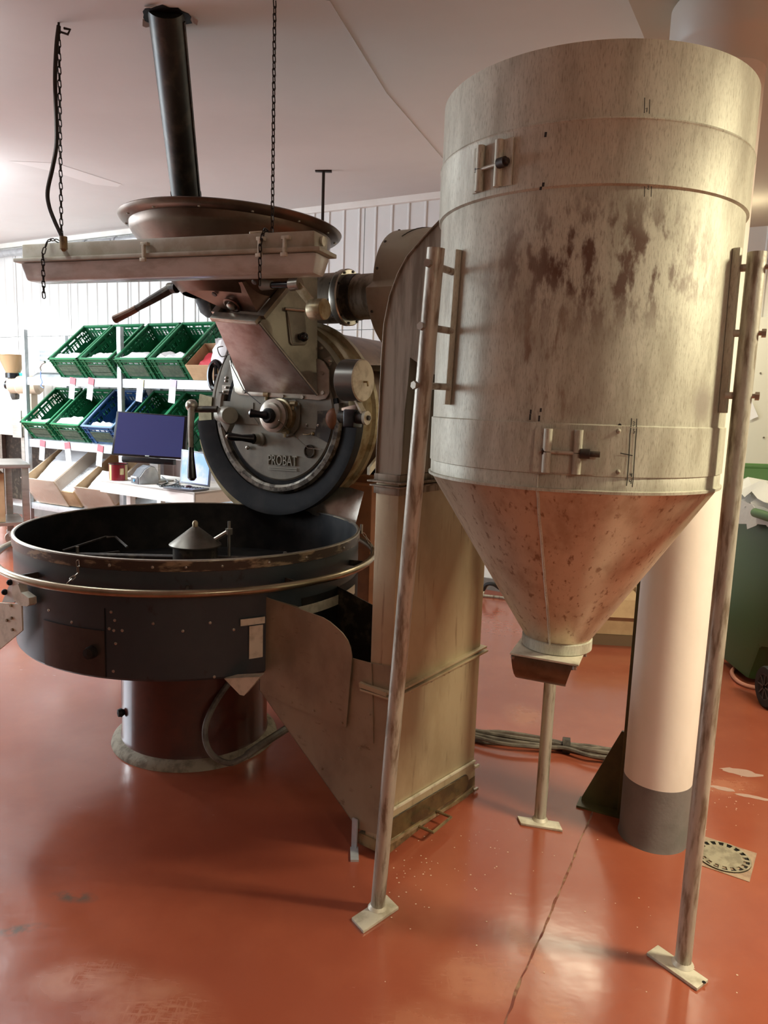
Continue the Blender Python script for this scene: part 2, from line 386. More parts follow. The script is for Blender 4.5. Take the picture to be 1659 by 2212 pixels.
def tag(o, label, cat, group=None, kind=None):
    o['label'] = label; o['category'] = cat
    if group: o['group'] = group
    if kind: o['kind'] = kind
    return o
def thing(name, label, cat, loc, group=None):
    o = bpy.data.objects.new(name, None); COL.objects.link(o)
    o.empty_display_size = 0.1; o.location = loc; ORIG[o.name] = V(loc)
    return tag(o, label, cat, group)
def struct(o):
    o['kind'] = 'structure'; return o
def lab(o, s): o['label'] = s; return o
def stuff(o): o['kind'] = 'stuff'; return o
def copy_tree(src):
    r = src.copy(); COL.objects.link(r)
    for ch in list(src.children):
        c = ch.copy(); COL.objects.link(c); c.parent = r
        for g in ch.children:
            d = g.copy(); COL.objects.link(d); d.parent = c
    return r
def text_mb(body, size, depth):
    cu = bpy.data.curves.new('txt', 'FONT'); cu.body = body; cu.size = size; cu.extrude = depth; cu.resolution_u = 3
    o = bpy.data.objects.new('txt', cu); COL.objects.link(o)
    dg = bpy.context.evaluated_depsgraph_get(); dg.update()
    me = bpy.data.meshes.new_from_object(o.evaluated_get(dg))
    mb = MB(); mb.add([v.co.copy() for v in me.vertices], [tuple(p.vertices) for p in me.polygons])
    bpy.data.objects.remove(o); bpy.data.curves.remove(cu); bpy.data.meshes.remove(me)
    return mb
def chain_mb(pts, pitch=0.024, r=0.0024, wd=0.0065):
    # links threaded along a polyline
    mb = MB(); L = []
    for a, b in zip(pts, pts[1:]):
        a, b = V(a), V(b); n = max(1, int(round((b - a).length / pitch)))
        L += [(a + (b - a) * ((i + 0.5) / n), (b - a).normalized()) for i in range(n)]
    for i, (c, t) in enumerate(L):
        u = t.orthogonal().normalized(); w = t.cross(u)
        if i % 2: u, w = w, u
        h = pitch * 0.62; P = []
        for k in range(8):
            an = 2 * pi * k / 8
            P.append(c + u * cos(an) * wd + t * (sin(an) * wd + (h - wd) * (1 if sin(an) > 0 else -1)))
        mb.tube(P, r, seg=5, closed=True)
    return mb

# ================================================================= THE ROOM
th = radians(29)
WD = V((cos(th), -sin(th), 0)); WN = V((sin(th), cos(th), 0)); P0 = V((0.39, 6.42, 0)); Z = V((0, 0, 1))
def WP(s, e, z): return P0 + WD * s - WN * e + Z * z           # along the back wall, out from it, up
def onW(px, py, e): return onP(px, py, P0 - WN * e, WN)
def ws(p): return (p - P0).dot(WD)
CEIL = 3.3; SOF = 2.83; CSL = 0.081
def ceil_z(x, y): return CEIL + CSL * (x * WN.x + y * WN.y - (P0.x * WN.x + P0.y * WN.y))
CP0 = V((P0.x, P0.y, CEIL)); CNRM = V((-CSL * WN.x, -CSL * WN.y, 1)).normalized()
def onC(px, py, dz=0.0): return onP(px, py, CP0 + Z * dz, CNRM)

fl = MB().box((-0.5, 3.0, -0.05), (17, 19, 0.1)).build('floor', 'floor', smooth=False); struct(fl)
# seam: an open crack running through the coating
pts = [(1060, 2290), (1090, 2212), (1128, 2110), (1170, 2020), (1196, 1955), (1222, 1895), (1240, 1850), (1256, 1808), (1275, 1768), (1290, 1730)]
sm = MB(); A = []; B = []
Q = [atZ(*p, 0.0) for p in pts]
for i in range(len(Q) - 1):
    for k in range(6):
        p = Q[i].lerp(Q[i + 1], k / 6); j = 0.0035 * random.uniform(0.5, 1.5); o = random.uniform(-0.002, 0.002)
        A.append(p + V((o - j, 0, 0.0008))); B.append(p + V((o + j, 0, 0.0008)))
sm.strip(A, B); sm.build('floor_seam', mat('seam_filler', (0.15, 0.035, 0.02), 0.8, c2=(0.30, 0.18, 0.10), scale=(20, 20, 20)), fl, smooth=False)
ch = MB()
for k in range(120):
    px, py = random.choice([(random.gauss(900, 50), random.gauss(1920, 40)), (random.gauss(1010, 90), random.gauss(1850, 40)), (random.uniform(820, 1600), random.uniform(1820, 2150)), (random.gauss(1580, 40), random.gauss(1730, 25))])
    p = atZ(px, py, 0.0012); r = random.uniform(0.0012, 0.0034)
    n = 5; ch.add([p + V((cos(2 * pi * i / n) * r, sin(2 * pi * i / n) * r * random.uniform(0.7, 1.3), 0)) for i in range(n)], [tuple(range(n))])
stuff(ch.build('paint_chips', mat('chip_white', (0.62, 0.45, 0.32), 0.7), fl, smooth=False))
wt = MB()
for (px, py, rx, ry) in ((1600, 1668, 0.075, 0.025), (1560, 1703, 0.05, 0.012), (1630, 1722, 0.06, 0.012), (1480, 1690, 0.03, 0.012)):
    p = atZ(px, py, 0.0012); n = 18
    wt.add([p + V((cos(2 * pi * i / n) * rx * random.uniform(0.75, 1.2) + sin(2 * pi * i / n) * ry, sin(2 * pi * i / n) * ry * random.uniform(0.7, 1.3) - cos(2 * pi * i / n) * rx * 0.4, 0)) for i in range(n)], [tuple(range(n))])
wt.build('spilled_water', mat('water_film', (0.62, 0.46, 0.38), 0.08, alpha=0.55), fl, smooth=False)

cl = MB().prism([V((x, y, ceil_z(x, y))) for x, y in ((-9, -6.5), (8, -6.5), (8, 12), (-9, 12))], (0, 0, 0.1)).build('ceiling', 'ceil', smooth=False); struct(cl)
# loosened strip of film on the ceiling
A = [onC(*p, -0.0012) for p in ((20, 348), (120, 352), (200, 378), (262, 398))]
B = [onC(*p, -0.0012) for p in ((30, 351), (120, 372), (200, 398), (255, 404))]
MB().strip(A, B).build('peeling_film', mat('film_white', (0.78, 0.76, 0.74), 0.6), cl, smooth=False)
# joint of the ceiling boards
A = [onC(*p, -0.001) for p in ((705, 0), (830, 200), (960, 350))]
MB().strip(A, [p + V((0.012, 0, 0)) for p in A], (0, 0, -0.002)).build('board_joint', 'ceil', cl, smooth=False)
# lower ceiling over the column bay
so = [V((0.713, 2.52, 0)), V((0.826, 2.72, 0)), V((2.4, 5.6, 0)), V((6.5, 3.4, 0)), V((6.5, 1.2, 0)), V((0.60, 2.2, 0))]
so = [p for p in so]
MB().add([p + Z * SOF for p in so] + [V((p.x, p.y, ceil_z(p.x, p.y) + 0.02)) for p in so], [tuple(range(len(so)))] + [(i, (i + 1) % len(so), len(so) + (i + 1) % len(so), len(so) + i) for i in range(len(so))]).build('ceiling_soffit', 'soffit', cl, smooth=False)

# back wall of ribbed sheets
wb = MB().box(WP(-1.0, -0.10, 1.75), (13.5, 0.12, 3.6), Matrix.Rotation(-th, 3, 'Z')).build('wall_back', 'wallm', smooth=False); struct(wb)
def sheet_mesh(w, h):
    prof = []; n = 6; st = w / n
    for i in range(n):
        x = i * st
        prof += [(x + 0.002, 0), (x + st * 0.60, 0), (x + st * 0.66, 0.010), (x + st * 0.74, 0.010), (x + st * 0.80, 0), (x + st * 0.995, 0)]
    prof = [(0.002, -0.03)] + prof + [(w - 0.002, 0), (w - 0.002, -0.03)]
    mb = MB(); mb.strip([V((x, -e, 0)) for x, e in prof], [V((x, -e, h)) for x, e in prof])
    return mb
PANEL = {}
for k, (z0, h) in enumerate(((0.0, 2.195), (2.2, 1.10))):
    for i in range(13):
        s0 = -7.6 + i * 0.98
        if k not in PANEL:
            o = sheet_mesh(0.975, h).build('wall_sheet', 'wallm', wb, smooth=False); PANEL[k] = o
        else:
            o = PANEL[k].copy(); COL.objects.link(o)
        o.location = WP(s0, 0.0, z0); o.rotation_euler = (0, 0, -th)
# cornice along the wall top
struct(MB().box(WP(-1.0, 0.02, CEIL - 0.03), (13.2, 0.05, 0.055), Matrix.Rotation(-th, 3, 'Z')).build('trim_1', 'white', smooth=False, bevel=0.004))
struct(MB().box(WP(-1.0, 0.016, 0.05), (13.2, 0.02, 0.10), Matrix.Rotation(-th, 3, 'Z')).build('baseboard_back', 'grey', smooth=False))
# the other walls of the hall, beside and behind the camera
wl_ = MB()
wl_.box((-7.0, -0.5, 1.75), (0.1, 8.4, 3.5)).box((-7.0, 8.6, 1.75), (0.1, 3.0, 3.5)).box((-7.0, 5.4, 0.525), (0.1, 3.4, 1.05)).box((-7.0, 5.4, 3.025), (0.1, 3.4, 0.95))
struct(wl_.build('wall_left', 'white', smooth=False))
wn = MB()  # added window frame out of view, goes with the cool fill light
for y in (3.7, 5.4, 7.1): wn.box((-6.97, y, 1.8), (0.07, 0.06, 1.5))
for z in (1.06, 2.54): wn.box((-6.97, 5.4, z), (0.07, 3.4, 0.05))
wno = struct(wn.build('added_window_1', 'white', smooth=False))
for y in (4.55, 6.25): MB().box((-7.0, y, 1.8), (0.008, 1.66, 1.45)).build('window_pane', mat('window_glass', (0.9, 0.95, 1.0), 0.05, trans=1.0), wno, smooth=False)
struct(MB().box((6.4, 2.0, 1.65), (0.1, 12, 3.3)).build('wall_right', 'ochre', smooth=False))
struct(MB().box((-0.5, -4.5, 1.65), (14, 0.1, 3.3)).build('wall_front', 'ochre', smooth=False))
# pale door leaf on the wall at the right
dr = thing('door_1', '', '', WP(2.35, 0.03, 0))
for k in ('label', 'category'): del dr[k]
struct(dr)
RW = Matrix.Rotation(-th, 3, 'Z')
M['doorp'] = mat('door_paint', (0.60, 0.60, 0.52), 0.5)
MB().box(WP(2.40, 0.035, 1.12), (0.62, 0.04, 2.2), RW).build('door_leaf', 'doorp', dr, bevel=0.003)
for s in (2.06, 2.74): MB().box(WP(s, 0.045, 1.14), (0.06, 0.06, 2.28), RW).build('door_frame', 'white', dr, bevel=0.003)
sc_ = MB()
for px, py in ((1643, 806), (1650, 945), (1628, 1050), (1598, 850)):
    p = onW(px, py, 0.056); sc_.cyl(p, p - WN * 0.006, 0.006, 8)
stuff(sc_.build('door_screws', 'steel', dr))

# white conduit below the ceiling on the left
cd = thing('wall_conduit', 'pale grey pipe run along the back wall top, left of the funnel', 'pipe', WP(-4, 0.09, 3.15))
MB().cyl(WP(-7.0, 0.08, 3.17), WP(-2.4, 0.08, 3.17), 0.042, 16).build('pipe', 'galv', cd)
for px in (185, 250): 
    s = ws(onW(px, 510, 0.08)); MB().cyl(WP(s - 0.02, 0.08, 3.17), WP(s + 0.02, 0.08, 3.17), 0.05, 16).build('clip', 'galv', cd)
s = ws(onW(238, 510, 0.08))
MB().box(WP(s, 0.09, 3.115), (0.13, 0.11, 0.13), RW).build('junction_box', 'galv', cd, bevel=0.012)
MB().cyl(WP(s, 0.09, 3.05), WP(s, 0.09, 3.01), 0.035, 12).build('cable_gland', 'galv', cd)

# column with grey foot and wide white head
cx, cy = 1.035, 2.515
co = thing('column', 'round white column with grey painted foot behind the silo', 'column', (cx, cy, 0))
MB().lathe([(0.118, 0.235), (0.118, 2.64)], (cx, cy, 0)).build('shaft', 'colpaint', co)
lab(MB().lathe([(0.001, 0.0), (0.122, 0.0), (0.1185, 0.02), (0.1185, 0.235), (0.001, 0.235)], (cx, cy, 0)).build('foot', 'grey', co), 'grey painted foot of the white column')
MB().lathe([(0.118, 2.62), (0.122, 2.64), (0.165, 2.69), (0.175, 2.705), (0.175, 2.815), (0.165, 2.829), (0.001, 2.829)], (cx, cy, 0)).build('head', 'plaster', co)

# olive steel post with gusset behind the column
po = thing('steel_post', 'dark olive steel post with a triangular foot plate behind the column', 'post', (0.965, 2.70, 0))
pg = V((0.945, 2.672, 0)); gd = V((-0.104, 0.051, 0)).normalized(); gn = V((gd.y, -gd.x, 0))
MB().prism([pg + gd * 0.13, pg + gd * 0.13 + Z * 0.02, pg + gd * 0.0 + Z * 0.33, pg + gd * -0.06 + Z * 0.33, pg - gd * 0.06], gn * 0.012).build('gusset', 'olive', po)
MB().box(pg - gd * 0.035 + gn * -0.015 + Z * 1.4, (0.045, 0.045, 2.8), Matrix.Rotation(-0.45, 3, 'Z')).build('upright', 'olive', po, bevel=0.003)
MB().prism([pg + gd * 0.14 + gn * 0.03, pg + gd * 0.14 - gn * 0.05, pg - gd * 0.07 - gn * 0.05, pg - gd * 0.07 + gn * 0.03], Z * 0.008).build('foot_plate', 'olive', po)

# floor drain
dc = atZ(1561, 1852, 0); 
fd = thing('floor_drain', 'round slotted floor drain in a square frame by right leg', 'drain', dc)
e1 = (atZ(1610, 1900, 0) - atZ(1517, 1868, 0)).normalized(); e2 = V((-e1.y, e1.x, 0))
M['drainplate'] = mat('drain_frame', (0.34, 0.24, 0.16), 0.6, c2=(0.24, 0.15, 0.1), scale=(25, 25, 25))
hs = 0.098
MB().prism([dc + e1 * hs + e2 * hs, dc - e1 * hs + e2 * hs, dc - e1 * hs - e2 * hs, dc + e1 * hs - e2 * hs], Z * 0.002).build('frame', 'drainplate', fd)
MB().lathe([(0.074, 0.001), (0.092, 0.001), (0.092, 0.006), (0.086, 0.006), (0.086, 0.003), (0.074, 0.003)], dc, close=True, seg=40).build('slot_ring', 'black', fd)
MB().lathe([(0.086, 0.001), (0.092, 0.001), (0.092, 0.007), (0.086, 0.007)], dc, close=True, seg=40).build('rim', 'iron', fd)
MB().lathe([(0.001, 0.001), (0.066, 0.001), (0.066, 0.007), (0.06, 0.008), (0.001, 0.008)], dc, seg=40).build('cover', 'iron', fd)
for i in range(18):
    t = 2 * pi * i / 18; d = V((cos(t), sin(t), 0)); w = V((-sin(t), cos(t), 0))
    MB().bar(dc + d * 0.064 + Z * 0.005, dc + d * 0.088 + Z * 0.005, w * 0.0055, Z * 0.0018).build('rib', 'iron', fd, smooth=False)

# ================================================================= SILO
sx, sy = SIL_C
sr = SIL_R
SI = thing('coffee_silo', 'large worn silver cylindrical silo with conical bottom on three tube legs', 'silo', (sx, sy, 0))
SC3 = V((sx, sy, 0))
def SP(a, r, z): return V((sx + cos(a) * r, sy + sin(a) * r, z))
zt, zb, zc, zd, ze, zl = 2.3565, 2.192, 2.0555, 1.5147, 1.3927, 1.3547
MB().lathe([(sr - 0.012, 2.3), (sr - 0.012, zt), (sr + 0.004, zt), (sr + 0.004, zb + 0.004), (sr, zb), (sr - 0.012, zb)], SC3, seg=96).build('top_ring', 'silo', SI)
MB().lathe([(0.001, zt - 0.012), (sr - 0.005, zt - 0.012)], SC3, seg=64).build('top_lid', 'silo', SI)
MB().lathe([(sr, zc - 0.004), (sr + 0.007, zc), (sr + 0.007, zb - 0.004), (sr + 0.0095, zb), (sr + 0.008, zb + 0.004), (sr, zb + 0.006)], SC3, seg=96).build('upper_clamp_band', 'silo', SI)
MB().lathe([(sr - 0.004, zc + 0.01), (sr, zc - 0.004), (sr, zd)], SC3, seg=96).build('body', 'silo_body', SI)
MB().lathe([(sr, zd + 0.003), (sr + 0.004, zd), (sr + 0.004, ze + 0.002), (sr, ze)], SC3, seg=96).build('lower_clamp_band', 'silo', SI)
MB().lathe([(sr, ze + 0.002), (sr + 0.001, ze), (sr + 0.001, zl + 0.006), (sr + 0.007, zl + 0.004), (sr + 0.006, zl - 0.003), (sr - 0.01, zl - 0.004)], SC3, seg=96).build('cone_rim', 'silo', SI)
zn = 0.872
MB().lathe([(sr, zl), (0.098, zn)], SC3, seg=96).build('cone', 'cone', SI)
MB().lathe([(0.096, zn + 0.004), (0.104, zn), (0.104, 0.843), (0.10, 0.84)], SC3, seg=48).build('neck_collar', 'silo', SI)
a_s, _ = hit_cyl(1161, 1054, sx, sy, sr)
MB().tube([SP(a_s, sr + 0.001 + (0.099 - sr) * t, zl + (zn - zl) * t) + V((random.uniform(-.001, .001), 0, 0)) for t in [i / 20 for i in range(21)]], 0.0035, 6).build('cone_weld', 'silo', SI)
MB().bar(SP(a_s, sr + 0.002, zl), SP(a_s, sr + 0.002, ze - 0.002), V((0.0015, 0, 0)), V((0, 0.0015, 0))).build('rim_weld', 'silo', SI)
# outlet plate and curved spout flap
zp = 0.840
pc = [atZ(1101, 1410, zp), atZ(1250, 1436, zp), atZ(1279, 1372, zp)]
pc.append(pc[0] + (pc[2] - pc[1]))
MB().prism(pc, (0, 0, -0.006)).build('outlet_plate', 'pale', SI, bevel=0.0015)
fdx = (pc[1] - pc[0]).normalized(); fin = (pc[2] - pc[1]).normalized()
fa = pc[0] + fdx * 0.004 + Z * -0.006 + fin * 0.004; flen = (pc[1] - pc[0]).length - 0.02
prof = [(0.0, 0.0), (-0.002, -0.02), (0.004, -0.042), (0.016, -0.062), (0.034, -0.078), (0.055, -0.088)]
A = [fa + fin * x + Z * z for x, z in prof]; B = [p + fdx * (flen - 0.5 * abs(z_) * 0.55) for p, (x_, z_) in zip(A, prof)]
A = [p + fdx * 0.3 * abs(z_) * 0.4 for p, (x_, z_) in zip(A, prof)]
MB().strip(A, B, fin * 0.004).build('spout_flap', M['steel'], SI).data.materials[0] = mat('flap_metal', (0.16, 0.13, 0.09), 0.3, 0.8, c2=(0.09, 0.07, 0.045), scale=(9, 9, 9))
MB().box(V((sx, sy, 0.80)), (0.09, 0.09, 0.05), Matrix.Rotation(0.3, 3, 'Z')).build('slide_gate', 'soot', SI)
bl = MB()
for p in (pc[1] + fdx * -0.01 - Z * 0.008, pc[0] + fdx * 0.01 - Z * 0.008, pc[1].lerp(pc[2], 0.45) - Z * 0.010): bl.cyl(p, p - Z * 0.008, 0.006, 6)
stuff(bl.build('gate_bolts', 'steel', SI))

# legs
def leg(foot, top, corners, r=0.0222):
    foot, top = V(foot), V(top)
    l = MB().tube([foot + Z * 0.006, foot.lerp(top, 0.5), top], r, 20).build('leg', 'tube', SI)
    fp = MB().prism([V((x, y, 0.0)) for x, y in corners], (0, 0, 0.010)).build('foot_plate', 'pale', l, bevel=0.0025)
    MB().lathe([(r, 0.010), (r + 0.008, 0.0105), (r, 0.022)], (foot.x, foot.y, 0), seg=20).build('weld', 'pale', l)
    return l, foot, top
def rect(P, extra=1.0):
    return [tuple(p) for p in P]
tl = atY(942, 536, 1.88)
lL, fL, tL = leg((0.022, 2.058, 0), tl, [(-0.056, 2.008), (-0.018, 1.952), (0.088, 2.062), (0.050, 2.118)])
tr = atY(1636, 545, 1.845)
lR, fR, tR = leg((0.889, 1.866, 0), tr, [(0.800, 1.905), (0.893, 1.778), (0.938, 1.811), (0.845, 1.938)])
fp = MB().cyl((0.921, 1.80, 0.0102), (0.921, 1.80, 0.0112), 0.005, 12).build('bolt_hole', 'black', lR)
lB, fB, tB = leg((0.631, 2.578, 0), (0.638, 2.578, 1.55), [(0.548, 2.598), (0.553, 2.548), (0.702, 2.512), (0.700, 2.566)])
# mounting strips with through bolts
def strip_with_bolts(px0, py0, py1, foot, top, ys, side, w):
    a, z1 = hit_cyl(px0[0], py0, sx, sy, sr + 0.008); a2, z0 = hit_cyl(px0[1], py1, sx, sy, sr + 0.008)
    am = (a + a2) / 2
    n = V((cos(am), sin(am), 0)); t = V((-sin(am), cos(am), 0))
    p0, p1 = SP(a2, sr + 0.010, z0), SP(a, sr + 0.010, z1)
    st = MB().bar(p0, p1, t * w, n * 0.009).build('mounting_strip', 'silo', SI, bevel=0.002)
    for y in ys:
        zz = onV((foot.lerp(top, 0.85).x, foot.lerp(top, 0.85).y), y)
        c = foot.lerp(top, (zz - foot.z) / (top.z - foot.z))
        q = SP(am, sr + 0.012, zz); d = (c - q); d.z = 0; d.normalize()
        MB().cyl(q, c, 0.009, 12).build('standoff', 'tube', SI)
        e = c + d * 0.034
        MB().cyl(c, e, 0.006, 10).cyl(e - d * 0.006, e + d * 0.004, 0.0105, 6).build('bolt', 'steel', SI)
    return st
strip_with_bolts((990, 966), 540, 874, fL, tL, (577, 708, 833), -1, 0.007)
strip_with_bolts((1592, 1560), 536, 892, fR, tR, (578, 720, 855), 1, 0.009)
MB().bar((0.638, 2.55, 1.38), (0.638, 2.55, 1.62), V((0.012, 0, 0)), V((0, 0.006, 0))).build('mounting_strip', 'pale', SI)

# band clamps
def clamp(name, pxs, zlo, zhi, zbolt, open_nut):
    a1, _ = hit_cyl(pxs[0], 0.5 * (pxs[2] + pxs[3]), sx, sy, sr + 0.008)
    a2, _ = hit_cyl(pxs[1], 0.5 * (pxs[2] + pxs[3]), sx, sy, sr + 0.008)
    g = MB().strip([SP(a1 + (a2 - a1) * i / 8, sr + 0.0075, zlo) for i in range(9)], [SP(a1 + (a2 - a1) * i / 8, sr + 0.0075, zhi) for i in range(9)]).build(name, 'silo', SI)
    W = (a2 - a1)
    for f0, f1 in ((0.0, 0.20), (0.72, 1.0)):
        c0 = a1 + W * f0; c1 = a1 + W * f1
        MB().strip([SP(c0 + (c1 - c0) * i / 3, sr + 0.009, zlo) for i in range(4)], [SP(c0 + (c1 - c0) * i / 3, sr + 0.009, zhi) for i in range(4)], SP(c0, 0.004, 0) - SC3).build('clamp_leaf', 'silo', g)
    ra = 0.0105
    for f in (0.22, 0.70):
        c = SP(a1 + W * f, sr + 0.015, 0)
        MB().cyl(c + Z * zlo, c + Z * (zbolt - 0.001), ra, 16).cyl(c + Z * (zbolt + 0.001), c + Z * zhi, ra, 16).build('clamp_barrel', 'silo', g)
    b0 = SP(a1 + W * 0.10, sr + 0.017, zbolt); b1 = SP(a1 + W * (0.90 if open_nut else 0.74), sr + 0.021, zbolt)
    MB().cyl(b0, b1, 0.0042, 10).build('clamp_bolt', 'tube', g)
    d = (b1 - b0).normalized(); n0 = b0 + d * 0.006
    MB().cyl(n0, n0 + d * 0.010, 0.0085, 6).build('clamp_nut', 'soot', g)
    n1 = SP(a1 + W * 0.74, sr + 0.022, zbolt)
    MB().cyl(n1, n1 + d * 0.022, 0.012, 12).cyl(n1 + d * 0.022, n1 + d * (0.045 if open_nut else 0.03), 0.007, 10).build('clamp_nut', 'soot', g)
_, z1 = hit_cyl(1068, 312, sx, sy, sr); _, z0 = hit_cyl(1068, 410, sx, sy, sr); _, zm = hit_cyl(1066, 364, sx, sy, sr)
clamp('upper_clamp', (1026, 1108, 312, 410), z0, z1, zm, False)
_, z1 = hit_cyl(1220, 927, sx, sy, sr); _, z0 = hit_cyl(1220, 1022, sx, sy, sr); _, zm = hit_cyl(1220, 977, sx, sy, sr)
clamp('lower_clamp', (1154, 1288, 927, 1022), z0, z1, zm, True)
for px, py in ((1335, 931), (1334, 1019)):
    a, z = hit_cyl(px, py, sx, sy, sr); MB().lathe([(0.001, 0.005), (0.005, 0.0035), (0.006, 0)], SP(a, sr + 0.004, z), (cos(a), sin(a), 0), seg=10).build('band_rivet', 'silo', SI)
a, z = hit_cyl(1338.5, 918.5, sx, sy, sr); MB().cyl(SP(a, sr + 0.0002, z), SP(a, sr + 0.001, z), 0.004, 10).build('band_hole', 'black', SI)
# marker strokes and figures on the shell
def stroke(pts, w=0.0011, r=None):
    mb = MB(); P = []
    for px, py in pts:
        a, z = hit_cyl(px, py, sx, sy, sr + 0.0085); P.append((a, z))
    A = []; B = []
    for i, (a, z) in enumerate(P):
        a0, z0 = P[max(i - 1, 0)]; a1, z1 = P[min(i + 1, len(P) - 1)]
        dx, dz = (a1 - a0) * sr, z1 - z0; l = sqrt(dx * dx + dz * dz) or 1
        ox, oz = -dz / l * w, dx / l * w
        rr = (r or (sr + 0.0055))
        A.append(SP(a + ox / sr, rr, z + oz)); B.append(SP(a - ox / sr, rr, z - oz))
    mb.strip(A, B); return mb
mk = MB()
def addstroke(pts, w=0.0011, r=None):
    s_ = stroke(pts, w, r); mk.add(s_.v, s_.f)
def zpx(x, y): return (1120 + x / 5.53, 880 + y / 5.53)
for L_ in ([(1357, 130), (1350, 235)], [(1420, 135), (1414, 240)], [(1350, 245), (1338, 330), (1328, 560), (1310, 820), (1296, 940)], [(1418, 250), (1405, 420), (1390, 640), (1378, 850), (1366, 955)],
           [(1372, 175), (1390, 172), (1398, 185), (1378, 198), (1396, 210), (1385, 222), (1368, 218)],
           [(1372, 262), (1394, 262), (1380, 278), (1398, 290), (1392, 306), (1374, 308)],
           [(1342, 788), (1338, 808), (1362, 806)], [(1362, 788), (1356, 832)], [(1334, 868), (1330, 890), (1356, 888)], [(1356, 868), (1350, 915)],
           [(1222, 548), (1370, 578)]):
    addstroke([zpx(*p) for p in L_], 0.0012 if len(L_) < 6 else 0.0009)
mk.build('marker_figures', 'mark', SI, smooth=False)
mk = MB()
def zp6(x, y): return (900 + x / 2.186, y / 2.186)
for L_ in ([(1076, 462), (1074, 535)], [(1100, 470), (1098, 538)], [(1080, 515), (1088, 510), (1086, 530)], [(1076, 880), (1074, 930)], [(1108, 880), (1106, 930)], [(1088, 880), (1096, 878), (1094, 886), (1088, 894), (1098, 894)]):
    addstroke([zp6(*p) for p in L_], 0.0009, sr + 0.0095)
for (x, y, h) in ((611, 636, 12), (600, 872, 10), (588, 890, 8)): addstroke([zp6(x, y - h), zp6(x - 3, y + h)], 0.0028, sr + 0.0095)
for (x, y, h) in ((538, 720, 10), (586, 712, 9), (535, 745, 14), (578, 752, 14)):
    p = lambda X, Y: (900 + X / 2.186, 560 + Y / 2.186)
    addstroke([p(x, y - h), p(x - 2, y + h)], 0.0022, sr + 0.006)
mk.build('marker_figures', 'mark', SI, smooth=False)

# ================================================================= ELEVATOR DUCT with side hopper
cb = V((0.045, 2.303, 0)); dl = V((-sin(radians(54)), cos(radians(54)), 0)); dr_ = V((sin(radians(36)), cos(radians(36)), 0))
DU = thing('elevator_duct', 'tall brown sheet metal duct with side hopper between cooling tray and silo', 'duct', (cb.x, cb.y, 0))
LW = (onP(799, 1470, cb, dr_) - cb).dot(dl); RWD = (onP(1036, 1425, cb, dl) - cb).dot(dr_)
print('duct', LW, RWD)
zF = 0.600; zU = 1.296
def quadbox(z0, z1, lw=LW, rw=RWD, off=0.0):
    P = [cb - dl * off - dr_ * off, cb + dl * (lw + off) - dr_ * off, cb + dl * (lw + off) + dr_ * (rw + off), cb - dl * off + dr_ * (rw + off)]
    return MB().prism([p + Z * z0 for p in P], Z * (z1 - z0))
quadbox(0.062, zF).build('lower_duct', 'duct', DU, bevel=0.003)
quadbox(zF, zU).build('upper_duct', 'duct', DU, bevel=0.003)
quadbox(zF - 0.012, zF - 0.004, off=0.024).build('flange', 'duct', DU, bevel=0.002)
quadbox(zF + 0.004, zF + 0.012, off=0.020).build('flange', 'duct', DU, bevel=0.002)
quadbox(zU - 0.012, zU - 0.006, off=0.016).build('flange', 'duct_up', DU, bevel=0.002)
quadbox(zU + 0.002, zU + 0.008, off=0.022).build('flange', 'duct_up', DU, bevel=0.002)
quadbox(zU - 0.035, zU - 0.012, off=0.006).build('collar', 'duct_up', DU, bevel=0.002)
quadbox(zU + 0.008, zU + 0.03, off=0.006).build('collar', 'duct_up', DU, bevel=0.002)
fb = MB()
for t in (0.1, 0.22, 0.34, 0.46):
    p = cb - dl * 0.015 + dr_ * t + Z * (zF - 0.012); fb.cyl(p, p - Z * 0.006, 0.006, 6)
stuff(fb.build('flange_bolts', 'steel', DU))
for px, py in ((776, 1474),):
    p = cb + dl * (LW + 0.0) + Z * zF; MB().bar(p, p + dl * 0.04, dr_ * 0.006, Z * 0.008).build('flange_tab', 'duct', DU)
# elbow: outline on the plane of the narrow face
def onL(px, py, off=0.0): return onP(px, py, cb - dr_ * off, dr_)
def onR(px, py, off=0.0): return onP(px, py, cb - dl * off, dl)
outer = [onL(*p) for p in ((813, 1026), (816, 960), (820, 895), (825.5, 775), (831, 700), (843, 640), (860, 593), (880, 555), (915, 514), (953, 474))]
inner = [onL(*p) for p in ((866, 1026), (870, 960), (874, 890), (881, 830), (886, 772), (900, 782), (912, 795), (925, 803), (945, 812), (968, 822))]
EB = MB().strip(inner, outer, dr_ * (RWD - 0.06))
EB.build('elbow', 'duct_up', DU, angle=25)
MB().tube([p - dr_ * 0.001 for p in outer], 0.0035, 6).build('elbow_seam', 'duct_up', DU)
# bottom frame with window, toe box and handle, wing nuts
def Rq(pts, off): return [onR(px, py, off) for px, py in pts]
MB().prism(Rq(((846, 1750), (1026, 1643), (1026, 1706), (846, 1818)), 0.004), dl * 0.004).build('clean_out_door', 'duct', DU, bevel=0.001)
cA, cB = onR(852, 1786, 0.006), onR(1001, 1694, 0.006)
ax_ = (cB - cA).normalized(); up_ = ax_.cross(dl).normalized()
if up_.z < 0: up_ = -up_
hw = 0.036
oval = [cA - up_ * hw * cos(t) - ax_ * hw * sin(t) for t in [pi * i / 12 for i in range(12, -1, -1)]]
oval = [cA + up_ * hw * cos(pi * i / 12) - ax_ * hw * sin(pi * i / 12) for i in range(13)] + [cB - up_ * hw * cos(pi * i / 12) + ax_ * hw * sin(pi * i / 12) for i in range(13)]
MB().prism(oval, -dl * 0.002).build('sight_window', 'bronze', DU)
ov2 = [cA + (p - cA) * 0.97 if i < 13 else cB + (p - cB) * 0.9 for i, p in enumerate(oval)]
